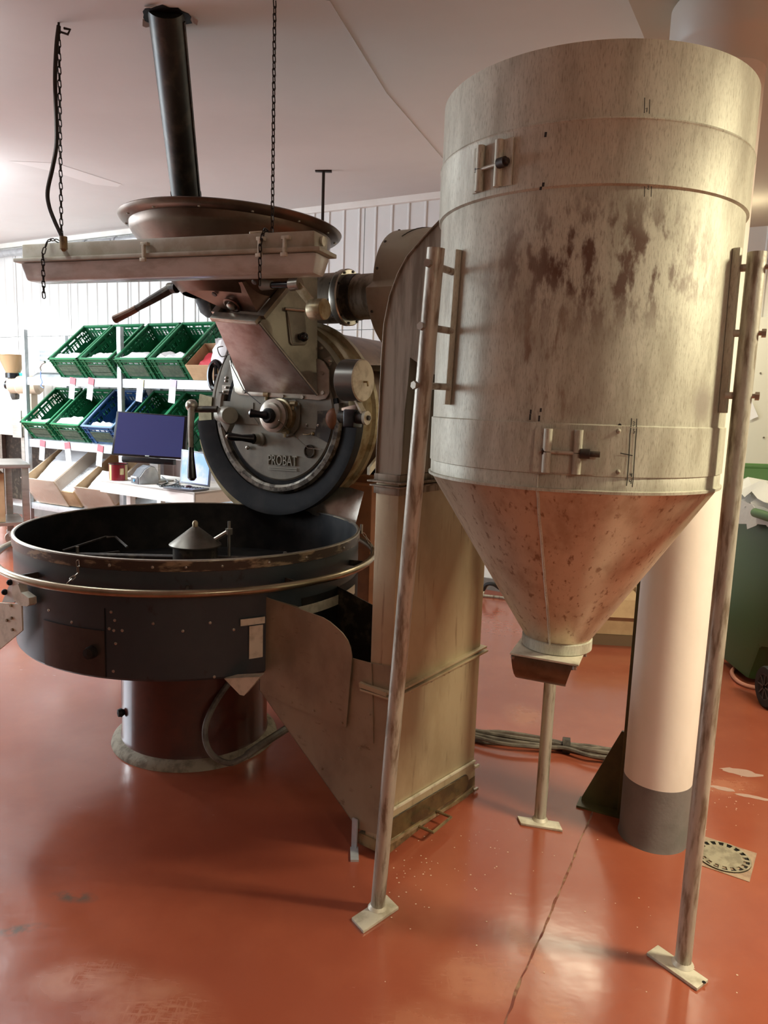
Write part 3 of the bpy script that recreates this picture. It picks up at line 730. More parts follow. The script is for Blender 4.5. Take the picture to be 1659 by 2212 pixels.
MB().prism([p - dl * 0.002 for p in ov2], -dl * 0.001).build('window_pane', M['bronze'], DU).data.materials[0] = mat('sooty_glass', (0.10, 0.07, 0.03), 0.16, c2=(0.04, 0.028, 0.014), scale=(5, 5, 5))
MB().tube(oval, 0.0022, 6, closed=True).build('window_seal', 'soot', DU)
A = Rq(((846, 1750), (1026, 1643)), 0.006); MB().bar(A[0], A[1], dl * 0.004, Z * 0.0035).build('door_rail', 'pale', DU)
A = Rq(((838, 1822), (1023, 1710)), 0.006); MB().bar(A[0], A[1], dl * 0.004, Z * 0.006).build('door_rail', 'brass', DU)
tz = 0.040
quadbox(0.022, 0.064, lw=LW + 0.02, rw=RWD, off=0.006).build('toe_box', 'bronze', DU, bevel=0.003)
h0 = cb + dr_ * 0.19 - dl * 0.008 + Z * 0.042; h1 = cb + dr_ * 0.315 - dl * 0.008 + Z * 0.042
MB().tube([h0, h0 - dl * 0.062, h1 - dl * 0.062, h1], 0.006, 6).build('handle', 'bronze', DU)
for k, (px, py) in enumerate(((1024, 1653), (1022, 1703))):
    p = onR(px, py, 0.008)
    MB().cyl(p, p - dl * 0.018, 0.0055, 8).bar(p - dl * 0.012 - ax_ * 0.016, p - dl * 0.012 + ax_ * 0.016, dl * 0.004, Z * 0.005).build('wing_nut', 'pale' if k == 0 else 'steel', DU)
# side hopper: plates in the plane of the narrow face and a box behind them
hp = [(565, 1288), (561, 1491), (759, 1772), (773, 1790), (832, 1808), (842, 1500), (845, 1440), (760, 1425), (700, 1345), (640, 1310)]
base = [onL(px, py, 0.004) for px, py in hp]
MB().prism(base, dr_ * 0.004).build('hopper_side', 'panel', DU)
back = [p + dr_ * 0.36 for p in base]
pl = MB(); pl.strip([base[1], base[2]], [back[1], back[2]], V((0, 0, 0.004))); pl.build('hopper_chute', 'panel', DU)
pl = MB(); pl.prism([back[0], back[1], back[2], onL(790, 1796, 0.0) + dr_ * 0.36, onL(806, 1430, 0.0) + dr_ * 0.36], dr_ * 0.004); pl.build('hopper_back', 'soot', DU)
pl = MB(); pl.strip([base[0] + Z * -0.002, base[1]], [back[0], back[1]], dl * 0.003); pl.build('hopper_end', 'soot', DU)
ov1 = [(565, 1286), (561, 1491), (640, 1530), (747, 1572), (753, 1500), (760, 1420), (757, 1400), (751, 1384), (740, 1368), (726, 1355), (712, 1343), (697, 1334), (640, 1313), (585, 1294)]
MB().prism([onL(px, py, 0.018) for px, py in ov1], dr_ * 0.004).build('hopper_plate', 'panel', DU)
ov2_ = [(762, 1422), (802, 1433), (805, 1520), (806, 1606), (760, 1609), (716, 1600), (747, 1573)]
MB().prism([onL(px, py, 0.008) for px, py in ov2_], dr_ * 0.003).build('patch_plate', 'panel', DU)
MB().prism([onL(px, py, 0.012) for px, py in ((780, 1472), (780, 1482), (838, 1503), (838, 1494))], -dr_ * 0.012).build('seam_bar', 'duct', DU)
rv = MB()
for px, py in ((713, 1517), (798, 1543), (678, 1535), (738, 1640), (776, 1617), (695, 1661), (630, 1517), (739, 1562), (800, 1700)):
    p = onL(px, py, 0.019); rv.lathe([(0.001, 0.003), (0.004, 0.002), (0.005, -0.004)], p, -dr_, seg=8)
stuff(rv.build('hopper_rivets', 'panel', DU))
# angled foot bracket
bt = onL(767, 1769, 0.012); fx0 = V((bt.x, bt.y, 0)); ff0 = atZ(766, 1860, 0)
MB().bar(bt, fx0 + Z * 0.006, dl * 0.011, dr_ * 0.003).build('foot_bracket', 'galv', DU)
dfx = V((ff0.x - fx0.x, ff0.y - fx0.y, 0)).normalized(); wfx = V((-dfx.y, dfx.x, 0))
MB().bar(fx0 + Z * 0.004, fx0 + dfx * 0.075 + Z * 0.004, wfx * 0.014, Z * 0.004).build('bracket_foot', 'galv', DU)

# ================================================================= COOLING TRAY
tc = V((-0.84, 3.22, 0)); TR = 0.73; zr, zbt = 0.978, 0.536
TY = thing('cooling_tray', 'large round dark blue grey cooling tray with tube rail on dark red pedestal', 'cooling tray', tc)
def TP(a, r, z): return tc + V((cos(a) * r, sin(a) * r, z))
a_f = atan2(-tc.y, -tc.x)
def ta(px, py, r=TR):
    return hit_cyl(px, py, tc.x, tc.y, r)
MB().lathe([(TR - 0.006, zr - 0.002), (TR, zr - 0.002), (TR, zbt + 0.01), (TR - 0.008, zbt), (0.05, zbt)], tc, seg=128).build('tub', 'traypaint', TY)
lab(MB().lathe([(TR - 0.006, zr), (TR - 0.008, 0.74), (0.02, 0.735)], tc, seg=128).build('tub_inside', 'black', TY), 'black inner wall and sieve floor')
MB().lathe([(TR - 0.009, zr - 0.002), (TR - 0.009, zr + 0.003), (TR + 0.005, zr + 0.003), (TR + 0.005, zr - 0.036), (TR, zr - 0.038)], tc, seg=128).build('rim_band', 'trayband', TY)
MB().lathe([(TR - 0.0095, zr + 0.0025), (TR - 0.005, zr + 0.006), (TR + 0.004, zr + 0.0042), (TR + 0.0055, zr)], tc, seg=128).build('rim_edge', 'steel', TY)
zrl = 0.880; rrl = 0.80
rl = MB(); rl.tube([TP(2 * pi * i / 96, rrl, zrl) for i in range(96)], 0.0145, 12, closed=True); rl.build('hand_rail', 'steel', TY).data.materials[0] = mat('rail_metal', (0.36, 0.30, 0.20), 0.28, 0.9, c2=(0.24, 0.19, 0.12), scale=(6, 6, 6))
for px, py in ((40, 1222), (403, 1282), (790, 1205), (640, 1268)):
    a, z = hit_cyl(px, py, tc.x, tc.y, rrl); 
    MB().bar(TP(a, TR, zrl), TP(a, rrl, zrl), Z * 0.012, V((-sin(a), cos(a), 0)) * 0.004).build('rail_bracket', 'soot', TY)
a, z = ta(172, 1213); ptsc = [TP(a, TR + 0.008, zr - 0.012), TP(a, TR + 0.010, 0.92), TP(a, rrl - 0.008, zrl + 0.016)]
chn = chain_mb(ptsc, 0.020, 0.0022, 0.006).build('rail_chain', 'steel', TY)
a, z = ta(781, 1160); chain_mb([TP(a, TR + 0.02, zr - 0.01), TP(a + 0.03, rrl - 0.005, zrl + 0.02)], 0.02, 0.0022, 0.006).build('rail_chain', 'steel', TY)
p = TP(a, TR + 0.012, zr + 0.0); MB().cyl(p - V((0, 0, 0.012)), p + V((0, 0, 0.03)), 0.006, 8).build('chain_bolt', 'steel', TY)
# pedestal and mortar skirt
MB().lathe([(0.345, 0.012), (0.333, 0.03), (0.325, 0.05), (0.325, zbt)], tc + V((0.0, -0.0, 0)), seg=64).build('pedestal', 'dkred', TY)
MB().lathe([(0.372, 0.0), (0.368, 0.012), (0.35, 0.03), (0.32, 0.04)], tc, seg=64).build('pedestal_skirt', 'mortar', TY)
a, z = hit_cyl(268, 1538, tc.x, tc.y, 0.325); q = TP(a, 0.325, z)
MB().lathe([(0.001, 0.03), (0.016, 0.026), (0.02, 0.012), (0.012, 0.0)], q, (cos(a), sin(a), 0), seg=14).build('pedestal_knob', 'black', TY)
# clean-out panel on the tub
def curved(px0, px1, py0, py1, off, r=TR, nseg=10):
    a0, _ = ta(px0, (py0 + py1) / 2); a1, _ = ta(px1, (py0 + py1) / 2)
    am = (a0 + a1) / 2; c_ = TP(am, r, 0)
    zt_ = onV((c_.x, c_.y), py0); zb_ = onV((c_.x, c_.y), py1)
    return MB().strip([TP(a0 + (a1 - a0) * i / nseg, r + off, zb_) for i in range(nseg + 1)], [TP(a0 + (a1 - a0) * i / nseg, r + off, zt_) for i in range(nseg + 1)], V((cos(am), sin(am), 0)) * 0.004)
M['traydark'] = mat('tray_panel_paint', (0.014, 0.013, 0.012), 0.32, c2=(0.028, 0.026, 0.022), scale=(9, 9, 9), coat=0.2)
curved(98, 228, 1352, 1450, 0.001).build('access_panel', 'traydark', TY)
a, z = ta(201, 1407); MB().lathe([(0.001, 0.03), (0.020, 0.027), (0.023, 0.015), (0.023, 0.0)], TP(a, TR + 0.004, z), (cos(a), sin(a), 0), seg=18).build('panel_knob', 'black', TY)
a, _ = ta(228.5, 1400); MB().bar(TP(a, TR + 0.001, zbt + 0.01), TP(a, TR + 0.001, 0.80), V((cos(a), sin(a), 0)) * 0.002, V((-sin(a), cos(a), 0)) * 0.001).build('tub_seam', 'black', TY)
rv = MB()
for px, py in ((155, 1344), (331, 1347), (395, 1363), (454, 1345), (236, 1358), (248, 1340), (246, 1362), (250, 1390), (264, 1362), (222, 1392), (140, 1362), (505, 1360), (463, 1462), (245, 1450), (105, 1318), (240, 1322)):
    a, z = ta(px, py); rv.lathe([(0.001, 0.003), (0.005, 0.002), (0.006, 0)], TP(a, TR, z), (cos(a), sin(a), 0), seg=8)
for px in (238, 402, 480, 580, 660, 740, 330):
    a, z = ta(px, 1210 if px < 500 else 1200); rv.lathe([(0.001, 0.004), (0.004, 0.003), (0.006, 0)], TP(a, TR + 0.005, zr - 0.02), (cos(a), sin(a), 0), seg=8)
stuff(rv.build('tub_rivets', 'steel', TY))
# outlet frame pieces on the tub, to the hopper
curved(640, 762, 1288, 1308, 0.004).build('outlet_frame', 'pale', TY)
curved(518, 570, 1334, 1348, 0.006).build('outlet_frame', 'pale', TY)
curved(537, 566, 1350, 1420, 0.004).build('outlet_frame', 'pale', TY)
a0, _ = ta(650, 1350); a1, _ = ta(770, 1350)
MB().strip([TP(a0 + (a1 - a0) * i / 8, TR + 0.002, 0.60) for i in range(9)], [TP(a0 + (a1 - a0) * i / 8, TR + 0.002, 0.80) for i in range(9)]).build('outlet_opening', 'black', TY)
q = [onP(px, py, TP(a_f, TR - 0.06, 0), V((0.3, 0.95, 0))) for px, py in ((484, 1466), (562, 1462), (527, 1503), (518, 1501))]
MB().prism(q, V((0.01, 0.04, 0))).build('drip_plate', 'pale', TY)
# white discharge lever and flap on the left
n_l = V((0.55, 0.83, 0))
a, z = ta(48, 1290); bq = TP(a, TR + 0.02, z)
def LP(px, py, off=0.0): return onP(px, py, bq - n_l * off, n_l)
MB().prism([LP(*p, 0.03) for p in ((0, 1302), (46, 1306), (48, 1362), (0, 1402), (-60, 1440), (-60, 1302))], n_l * 0.006).build('discharge_flap', 'pale', TY)
MB().prism([LP(*p, 0.01) for p in ((26, 1251), (40, 1254), (44, 1285), (30, 1302), (4, 1301), (15, 1275))], n_l * 0.01).build('flap_guide', 'white', TY)
MB().prism([LP(*p, 0.04) for p in ((39, 1262), (45, 1280), (62, 1292), (63, 1306), (58, 1310), (43, 1308), (30, 1297), (25, 1280), (27, 1266))], n_l * 0.03).build('flap_hinge', 'pale', TY)
for p in ((10, 1279), (21, 1258)): MB().ball(LP(*p, 0.015), 0.012, 10).build('flap_knob', 'black', TY)
ff = MB()
for p in ((25, 1308), (26, 1335), (16, 1340), (28, 1360)): q = LP(*p, 0.03); ff.cyl(q, q - n_l * 0.006, 0.006, 8)
stuff(ff.build('flap_bolts', 'bronze', TY))
# stirrer: hub with pointed hat, arms, scraper posts
hub = tc + V((0.0, 0.0, 0.735))
hz = onV((tc.x, tc.y), 1175) 
MB().lathe([(0.001, 0.0), (0.098, 0.0), (0.098, hz - 0.735 + 0.004)], hub, seg=32).build('stirrer_hub', 'soot', TY)
ha = onV((tc.x, tc.y), 1138)
MB().lathe([(0.115, hz - 0.006), (0.115, hz), (0.016, ha), (0.001, ha + 0.002)], tc, seg=36).build('hub_hat', 'steel', TY).data.materials[0] = mat('hat_metal', (0.15, 0.135, 0.11), 0.35, 0.75, c2=(0.09, 0.08, 0.06), scale=(9, 9, 9))
MB().lathe([(0.013, ha - 0.002), (0.013, ha + 0.018), (0.009, ha + 0.026), (0.001, ha + 0.03)], tc, seg=14).build('hat_nut', 'brass', TY)
za = 0.83
aL = atZ(140, 1192, za); aR = atZ(620, 1205, za); aB = atZ(486, 1150, za)
for k, e in enumerate((aL, aR)):
    d = (e - tc); d.z = 0; d.normalize()
    MB().cyl(tc + d * 0.09 + Z * za, tc + d * (0.62 if k == 0 else 0.5) + Z * (za - 0.015), 0.013, 10).build('stirrer_arm', 'soot', TY)
    q = tc + d * (0.40 if k else 0.55) + Z * za
    MB().cyl(q - Z * 0.09, q + Z * 0.028, 0.008, 8).build('scraper_bolt', 'steel', TY)
    w = V((-d.y, d.x, 0))
    q = tc + d * 0.50 + Z * 0.79
    MB().bar(q - d * 0.10 - w * 0.10, q + d * 0.10 + w * 0.10, Z * 0.035, d * 0.004).build('scraper_blade', 'soot', TY)
aH = [atZ(px, py, 0.85) for px, py in ((135, 1190), (228, 1160), (250, 1160), (275, 1182))]
MB().tube(aH, 0.006, 6).build('scraper_frame', 'soot', TY)
dB = V((0.35, 0.85, 0)).normalized()
q0 = tc + dB * 0.09 + Z * 0.90; q1 = tc + V((0.145, 0.03, 0.955))
MB().cyl(tc + V((0.06, 0.02, 0.90)), q1, 0.011, 8).build('stirrer_arm', 'steel', TY)
MB().cyl(q1 - Z * 0.20, q1 + Z * 0.045, 0.007, 8).cyl(q1 - Z * 0.015, q1 + Z * 0.012, 0.016, 10).build('scraper_bolt', 'steel', TY)

# flexible grey conduit below the tray
cq = [V(q) for q in (atY(505, 1462, 2.98), atY(470, 1510, 2.92), atY(446, 1560, 2.85), atY(444, 1600, 2.82), atY(460, 1632, 2.79), atY(492, 1648, 2.78), atY(520, 1640, 2.79), atY(560, 1612, 2.84), atY(600, 1586, 2.93), atY(635, 1564, 3.06))]
def smooth(P, n=6):
    out = []
    for i in range(len(P) - 1):
        p0 = P[max(i - 1, 0)]; p1 = P[i]; p2 = P[i + 1]; p3 = P[min(i + 2, len(P) - 1)]
        for k in range(n):
            t = k / n
            out.append(0.5 * ((2 * p1) + (p2 - p0) * t + (2 * p0 - 5 * p1 + 4 * p2 - p3) * t * t + (3 * p1 - p0 - 3 * p2 + p3) * t ** 3))
    return out + [P[-1]]
fc = thing('flexible_conduit', 'grey flexible conduit looping from under the cooling tray to the floor', 'conduit', atZ(492, 1648, 0))
sp = smooth(cq)
MB().tube(sp[:40], 0.0125, 10).build('hose', 'cable', fc)
MB().tube(sp[38:], 0.017, 10).build('rigid_end', 'cable', fc)

# ================================================================= ROASTER
tr_ = radians(30)
RA = V((cos(tr_), -sin(tr_), 0)); RB = V((sin(tr_), cos(tr_), 0)); RD = -RB      # across, backward, forward
RO = V((-0.599, 3.87, 1.472)); U0 = 0.02
def RP(u, d, z): return V((RO.x, RO.y, 0)) + RA * u + RD * d + Z * z
def onD(px, py, d): return onP(px, py, V((RO.x, RO.y, 0)) + RD * d, RB)
def onU(px, py, u): return onP(px, py, V((RO.x, RO.y, 0)) + RA * u, RA)
RZ = RO.z; RC = RP(U0, 0, RZ)
RS = thing('coffee_roaster', 'old grey drum coffee roaster with sloped chute, funnel and black lower ring', 'coffee roaster', RP(U0, -0.4, 0))
def ring(prof, name, m, a0=0, a1=2 * pi, seg=72, close=False, c=None, **k):
    # profile in (radius, forward); angle 0 = across to the right, growing counter-clockwise seen from the front
    return MB().lathe(prof, c or RC, RD, seg=seg, a0=a0, a1=a1, ref=RA, close=close).build(name, m, RS, **k)
# the ray frame: with axis RD and ref RA, w = RD x RA
SGN = 1 if RD.cross(RA).z > 0 else -1
def AN(deg): return radians(deg) * SGN
def arc(prof, name, m, d0, d1, close=True, seg=48, c=None, **k):
    return ring(prof, name, m, AN(d0), AN(d1), seg, close, c, **k)
ring([(0.46, -0.02), (0.46, -1.05), (0.02, -1.05)], 'drum_shell', 'brown')
ring([(0.001, 0.0), (0.455, 0.0), (0.462, -0.01), (0.462, -0.05)], 'front_plate', 'cast')
ring([(0.462, -0.045), (0.485, -0.045), (0.485, -0.10), (0.478, -0.11), (0.478, -0.18), (0.50, -0.185), (0.50, -0.215), (0.46, -0.215)], 'front_flange', 'brass')
dcn = RP(0.055, 0, RZ)
ring([(0.001, 0.022), (0.335, 0.022), (0.343, 0.016), (0.343, 0.0)], 'door', 'cast', c=dcn)
arc([(0.343, 0.001), (0.343, 0.014), (0.366, 0.014), (0.366, 0.001)], 'door_seal', 'black', 150, 375, c=dcn)
arc([(0.366, 0.0), (0.366, 0.026), (0.378, 0.036), (0.40, 0.036), (0.412, 0.022), (0.412, 0.0)], 'door_ring', 'soot', 165, 370, c=RP(0.04, 0, RZ), seg=64).data.materials[0] = mat('ring_metal', (0.19, 0.165, 0.13), 0.42, 0.6, c2=(0.05, 0.04, 0.03), scale=(22, 22, 22), lo=0.45, hi=0.62)
arc([(0.412, -0.03), (0.412, 0.01), (0.50, 0.03), (0.527, 0.03), (0.527, -0.03)], 'lower_ring', 'black', 186, 358, c=RP(0.015, 0, RZ), seg=64)
arc([(0.44, -0.05), (0.44, -0.035), (0.595, -0.035), (0.595, -0.05)], 'side_cover', 'cover', 196, 246, c=RP(0.015, 0, RZ), seg=24)
arc([(0.44, 0.0), (0.44, 0.010), (0.535, 0.010), (0.535, 0.0)], 'side_cover', 'cover', 170, 187, c=RP(0.015, 0, RZ), seg=12)
arc([(0.462, -0.04), (0.462, 0.012), (0.49, 0.012), (0.49, -0.04)], 'side_guard', 'brass', -22, 6, c=RP(0.02, 0, RZ), seg=16)
# upper plate across the shaft with bolts, joint line
jz = onD(520, 872, 0.026).z - 0.03
def plate(pts, d, t, name, m, par=RS, bevel=0.0):
    return MB().prism([onD(px, py, d) for px, py in pts], RD * t).build(name, m, par, bevel=bevel)
plate(((498, 778), (510, 846), (518, 853), (690, 865), (706, 862), (714, 850), (713, 800), (700, 780), (690, 775)), 0.024, 0.010, 'chute_flange', 'steel', bevel=0.004)
M['cutout'] = mat('shadowed_steel', (0.12, 0.11, 0.085), 0.5, 0.5)
plate(((652, 879), (734, 884), (738, 930), (652, 924)), 0.023, 0.004, 'upper_plate', 'cast')
plate(((480, 866), (548, 870), (548, 900), (560, 917), (482, 914)), 0.023, 0.004, 'upper_plate', 'cast')
bm_ = MB()
for px, py in ((611, 856), (654, 858), (698, 848), (697, 806), (528, 846)):
    p = onD(px, py, 0.034); bm_.cyl(p, p + RD * 0.008, 0.010, 6)
stuff(bm_.build('flange_bolts', 'steel', RS))
bm_ = MB()
for px, py in ((663, 918), (688, 919), (489, 816), (488, 823), (489, 837), (484, 846), (693, 752), (712, 780)):
    p = onD(px, py, 0.026); bm_.lathe([(0.001, 0.008), (0.007, 0.006), (0.008, -0.01)], p, RD, seg=10)
stuff(bm_.build('plate_bolts', 'steel', RS))
for P_ in (((483, 832), (503, 832), (505, 852), (495, 853), (483, 845)), ((702, 775), (716, 770), (722, 782), (712, 796), (704, 792))):
    plate(P_, 0.0, 0.012, 'latch_plate', 'steel')
# shaft end: plate, stacked collars, crank grip
sp_ = onD(612, 898, 0.025)
plate(((577, 866), (640, 864), (650, 872), (650, 905), (646, 925), (634, 940), (617, 945), (600, 940), (585, 925)), 0.023, 0.012, 'shaft_plate', 'cast', bevel=0.003)
MB().lathe([(0.001, 0.01), (0.088, 0.01), (0.088, 0.038), (0.080, 0.042), (0.080, 0.055), (0.001, 0.055)], sp_, RD, seg=36).build('shaft_bearing', 'brass', RS)
MB().lathe([(0.075, 0.055), (0.070, 0.055), (0.070, 0.068), (0.084, 0.070), (0.084, 0.088), (0.066, 0.092), (0.063, 0.106), (0.048, 0.112), (0.001, 0.112)], sp_, RD, seg=36).build('shaft_collar', 'steel', RS)
MB().lathe([(0.038, 0.11), (0.038, 0.128), (0.028, 0.136), (0.001, 0.136)], sp_, RD, seg=24).build('shaft_nut', 'black', RS)
g0 = sp_ + RD * 0.125; g1 = onD(538, 892, 0.19)
dg_ = (g1 - g0).normalized(); ln_ = (g1 - g0).length
MB().tube([g0 + dg_ * ln_ * t for t in (0, 0.15, 0.4, 0.7, 0.9, 1.0)], 0.02, 14, rs=[0.022, 0.022, 0.017, 0.019, 0.023, 0.012]).build('crank_grip', 'blackgloss', RS)
for px, py, d in ((575, 852, 0.03), (633, 872, 0.06), (615, 932, 0.05)):
    q = onD(px, py, d); MB().cyl(q - RA * 0.012, q + RA * 0.02, 0.014, 10).cyl(q, q - Z * 0.03, 0.008, 8).build('grease_nipple', 'brass', RS)
# sampler and its black grip, drip ball
q0 = onD(563, 949, 0.022); q1 = onD(547, 948, 0.07); q2 = onD(492, 943, 0.17)
MB().lathe([(0.036, 0.0), (0.036, 0.01), (0.027, 0.02), (0.027, (q1 - q0).length)], q0, (q1 - q0), seg=20).build('sampler_socket', 'cast', RS)
dv = q2 - q1
MB().tube([q1 + dv * t for t in (0, 0.1, 0.45, 0.85, 1.0)], 0.02, 14, rs=[0.024, 0.023, 0.017, 0.021, 0.017]).build('sampler_grip', 'blackgloss', RS)
MB().ball(q2, 0.012, 10).build('grip_cap', 'steel', RS)
MB().ball(onD(535, 967, 0.035), 0.012, 12).build('latch_ball', 'steel', RS)
# sight glass, hook and pull wire
q = onD(670, 975, 0.022)
MB().lathe([(0.034, 0.0), (0.034, 0.008), (0.030, 0.012), (0.026, 0.008), (0.026, 0.0)], q, RD, seg=28).build('sight_glass_ring', 'soot', RS)
MB().lathe([(0.001, 0.004), (0.027, 0.004)], q, RD, seg=24).build('sight_glass', 'dkglass', RS)
MB().tube([onD(*p) for p in ((602, 908, 0.19), (640, 945, 0.05), (665, 968, 0.032), (694, 971, 0.032))], 0.0018, 5).build('pull_wire', 'steel', RS)
MB().tube([onD(*p) for p in ((655, 938, 0.03), (663, 939, 0.035), (672, 937, 0.03)) ], 0.004, 6).ball(onD(676, 937, 0.028), 0.010, 10).build('wire_hook', 'brass', RS)
MB().tube([onD(*p) for p in ((494, 740, 0.02), (500, 790, 0.04), (526, 842, 0.05), (562, 872, 0.18))], 0.0025, 5).build('sensor_cable', 'black', RS)
# raised maker's lettering with double underline
tm = text_mb('PROBAT', 0.072, 0.006)
mnx = min(v.x for v in tm.v); mxx = max(v.x for v in tm.v)
L0, L1 = onD(581, 1003, 0.022), onD(643, 1007, 0.022)
sxx = (L1 - L0).length / (mxx - mnx); dt = (L1 - L0).normalized()
tm.v = [L0 + dt * ((v.x - mnx) * sxx) + Z * (v.y * 1.05) + RD * (v.z + 0.004) for v in tm.v]
M['castlight'] = mat('raised_letter_paint', (0.28, 0.265, 0.21), 0.45, 0.35)
tm.build('maker_lettering', 'castlight', RS, smooth=False)
for dz in (0.014, 0.024):
    MB().bar(L0 - Z * dz + RD * 0.003, L1 - Z * dz + RD * 0.003, Z * 0.0022, RD * 0.004).build('lettering_underline', 'castlight', RS, smooth=False)

# sloped chute
df = 0.33
bl0, br0 = onD(532, 845, 0.034), onD(686, 852, 0.034)
fl0, fr0 = onD(463, 688, df), onD(561, 696, df)
tb0, tb1 = onD(686, 560, 0.0), onD(690, 846, 0.034)
nsd = (fr0 - br0).cross(tb0 - br0).normalized()
if nsd.dot(RA) < 0: nsd = -nsd
tm0 = onP(664, 572, br0, nsd)
# left profile mirrors the right one
lv = fl0 - fr0
tl0 = tm0 + lv * 1.15; tlb = tb0 + lv * 1.25
CH = MB()
CH.add([bl0, br0, fr0, fl0, tm0, tl0, tb0, tlb], [(0, 1, 2, 3), (1, 6, 4, 2), (0, 3, 5, 7), (0, 7, 6, 1), (4, 6, 7, 5), (3, 2, 4, 5)])
M['chute'] = mat('chute_steel', (0.27, 0.25, 0.195), 0.42, 0.5, c2=(0.19, 0.17, 0.13), scale=(7, 7, 7))
CHo = CH.build('chute_body', 'chute', RS, bevel=0.004)
# polished front sheet of the chute
nfr = (br0 - bl0).cross(fl0 - bl0).normalized()
if nfr.dot(RD) < 0: nfr = -nfr
MB().prism([p + nfr * 0.0005 for p in (bl0, br0, fr0, fl0)], nfr * 0.004).build('chute_front', 'pink', RS, bevel=0.001)
MB().tube([fr0 + nfr * 0.003, br0 + nfr * 0.003], 0.008, 8).build('chute_edge', 'steel', RS)
# inspection hatch on the chute side
nsd = (fr0 - br0).cross(tb0 - br0).normalized()
if nsd.dot(RA) < 0: nsd = -nsd
def onS(px, py, off=0.0): return onP(px, py, br0 + nsd * off, nsd)
hatch = MB().prism([onS(*p) for p in ((617, 671), (655, 672), (661, 742), (656, 746), (628, 746), (624, 740))], nsd * 0.012).build('chute_hatch', 'cast', RS, bevel=0.003)
MB().tube([onS(*p, 0.012) for p in ((622, 677), (632, 741), (658, 742))], 0.0035, 6).build('hatch_edge', 'steel', hatch)
p0_, p1_ = onS(615, 667, 0.016), onS(657, 671, 0.016)
MB().cyl(p0_, p1_, 0.008, 10).build('hatch_hinge', 'steel', hatch)
q = onS(649, 728, 0.012)
MB().cyl(q, q + nsd * 0.035, 0.018, 12).build('hatch_knob', 'blackgloss', hatch)
MB().ball(onS(656, 728, 0.045), 0.023, 12).build('hatch_knob', 'blackgloss', hatch)
# hopper neck seated on the slanted mouth of the chute
nmo = (fr0 - fl0).cross(tm0 - fr0).normalized()
if nmo.z < 0: nmo = -nmo
md = (tm0 - fr0).normalized()
fa0, fb0 = fl0.lerp(fr0, 0.17), fl0.lerp(fr0, 0.84)
nk = [fa0 + md * 0.05 + nmo * 0.012, fb0 + md * 0.05 + nmo * 0.012, fb0 + md * 0.30 + nmo * 0.012, fa0 + md * 0.30 + nmo * 0.012]
t1, t2, t3, t4 = RP(-0.27, 0.42, 2.07), RP(0.15, 0.42, 2.07), RP(0.15, 0.06, 2.07), RP(-0.27, 0.06, 2.07)
MB().add([nk[0], nk[1], nk[2], nk[3], t1, t2, t3, t4], [(0, 1, 5, 4), (1, 2, 6, 5), (2, 3, 7, 6), (3, 0, 4, 7)]).build('hopper_neck', 'brown', RS)
MB().bar(fl0 + nmo * 0.012, fr0 + nmo * 0.012, md * 0.022, nmo * 0.012).build('neck_flange', 'steel', RS, bevel=0.002)
MB().bar(fr0 + nmo * 0.012 + md * 0.02, tm0 + nmo * 0.012, (fr0 - fl0).normalized() * 0.022, nmo * 0.012).build('neck_flange', 'steel', RS, bevel=0.002)
MB().bar(fl0 + nmo * 0.012 + md * 0.02, tl0 + nmo * 0.012, (fr0 - fl0).normalized() * 0.022, nmo * 0.012).build('neck_flange', 'steel', RS, bevel=0.002)
nn = (t1 - nk[0]).cross(nk[1] - nk[0]).normalized()
if nn.dot(RD) < 0: nn = -nn
def onN(px, py, off=0.0): return onP(px, py, nk[0] + nn * off, nn)
MB().lathe([(0.045, 0.0), (0.045, 0.004), (0.036, 0.006), (0.030, 0.003)], onN(501, 659), nn, seg=24).build('neck_boss', 'brown', RS)
MB().lathe([(0.022, 0.0), (0.022, 0.014), (0.016, 0.018), (0.001, 0.018)], onN(501, 659), nn, seg=20).build('neck_bolt', 'steel', RS)
rv = MB()
for px, py in ((463, 603), (463, 636), (549, 610)):
    rv.lathe([(0.001, 0.004), (0.012, 0.003), (0.014, -0.002)], onN(px, py), nn, seg=10)
stuff(rv.build('neck_rivets', 'soot', RS))
# wide round funnel
fcx, fcy, fz, fr = -0.777, 3.695, 2.36, 0.526
tilt = Matrix.Rotation(radians(1.6), 3, V((0, 1, 0)))
fm = MB().lathe([(0.24, -0.345), (0.256, -0.33), (0.485, -0.075), (0.497, -0.055), (0.50, -0.03), (0.535, -0.022), (0.546, -0.012), (0.552, 0.0), (0.545, 0.006), (0.535, -0.010), (0.49, -0.02), (0.235, -0.32)], (0, 0, 0), seg=96)
fm.v = [p * 0.953 for p in fm.v]
fm.v = [V((fcx, fcy, fz)) + tilt @ p for p in fm.v]
FN = fm.build('funnel', 'funnel', RS, angle=50)
rv = MB()
for k in range(14):
    t = 2 * pi * k / 14 + 0.15; rv.lathe([(0.001, 0.004), (0.006, 0.003), (0.007, -0.002)], V((fcx, fcy, fz)) + tilt @ V((cos(t) * 0.494, sin(t) * 0.494, -0.0255)), (0, 0, -1), seg=8)
stuff(rv.build('funnel_rivets', 'steel', FN))
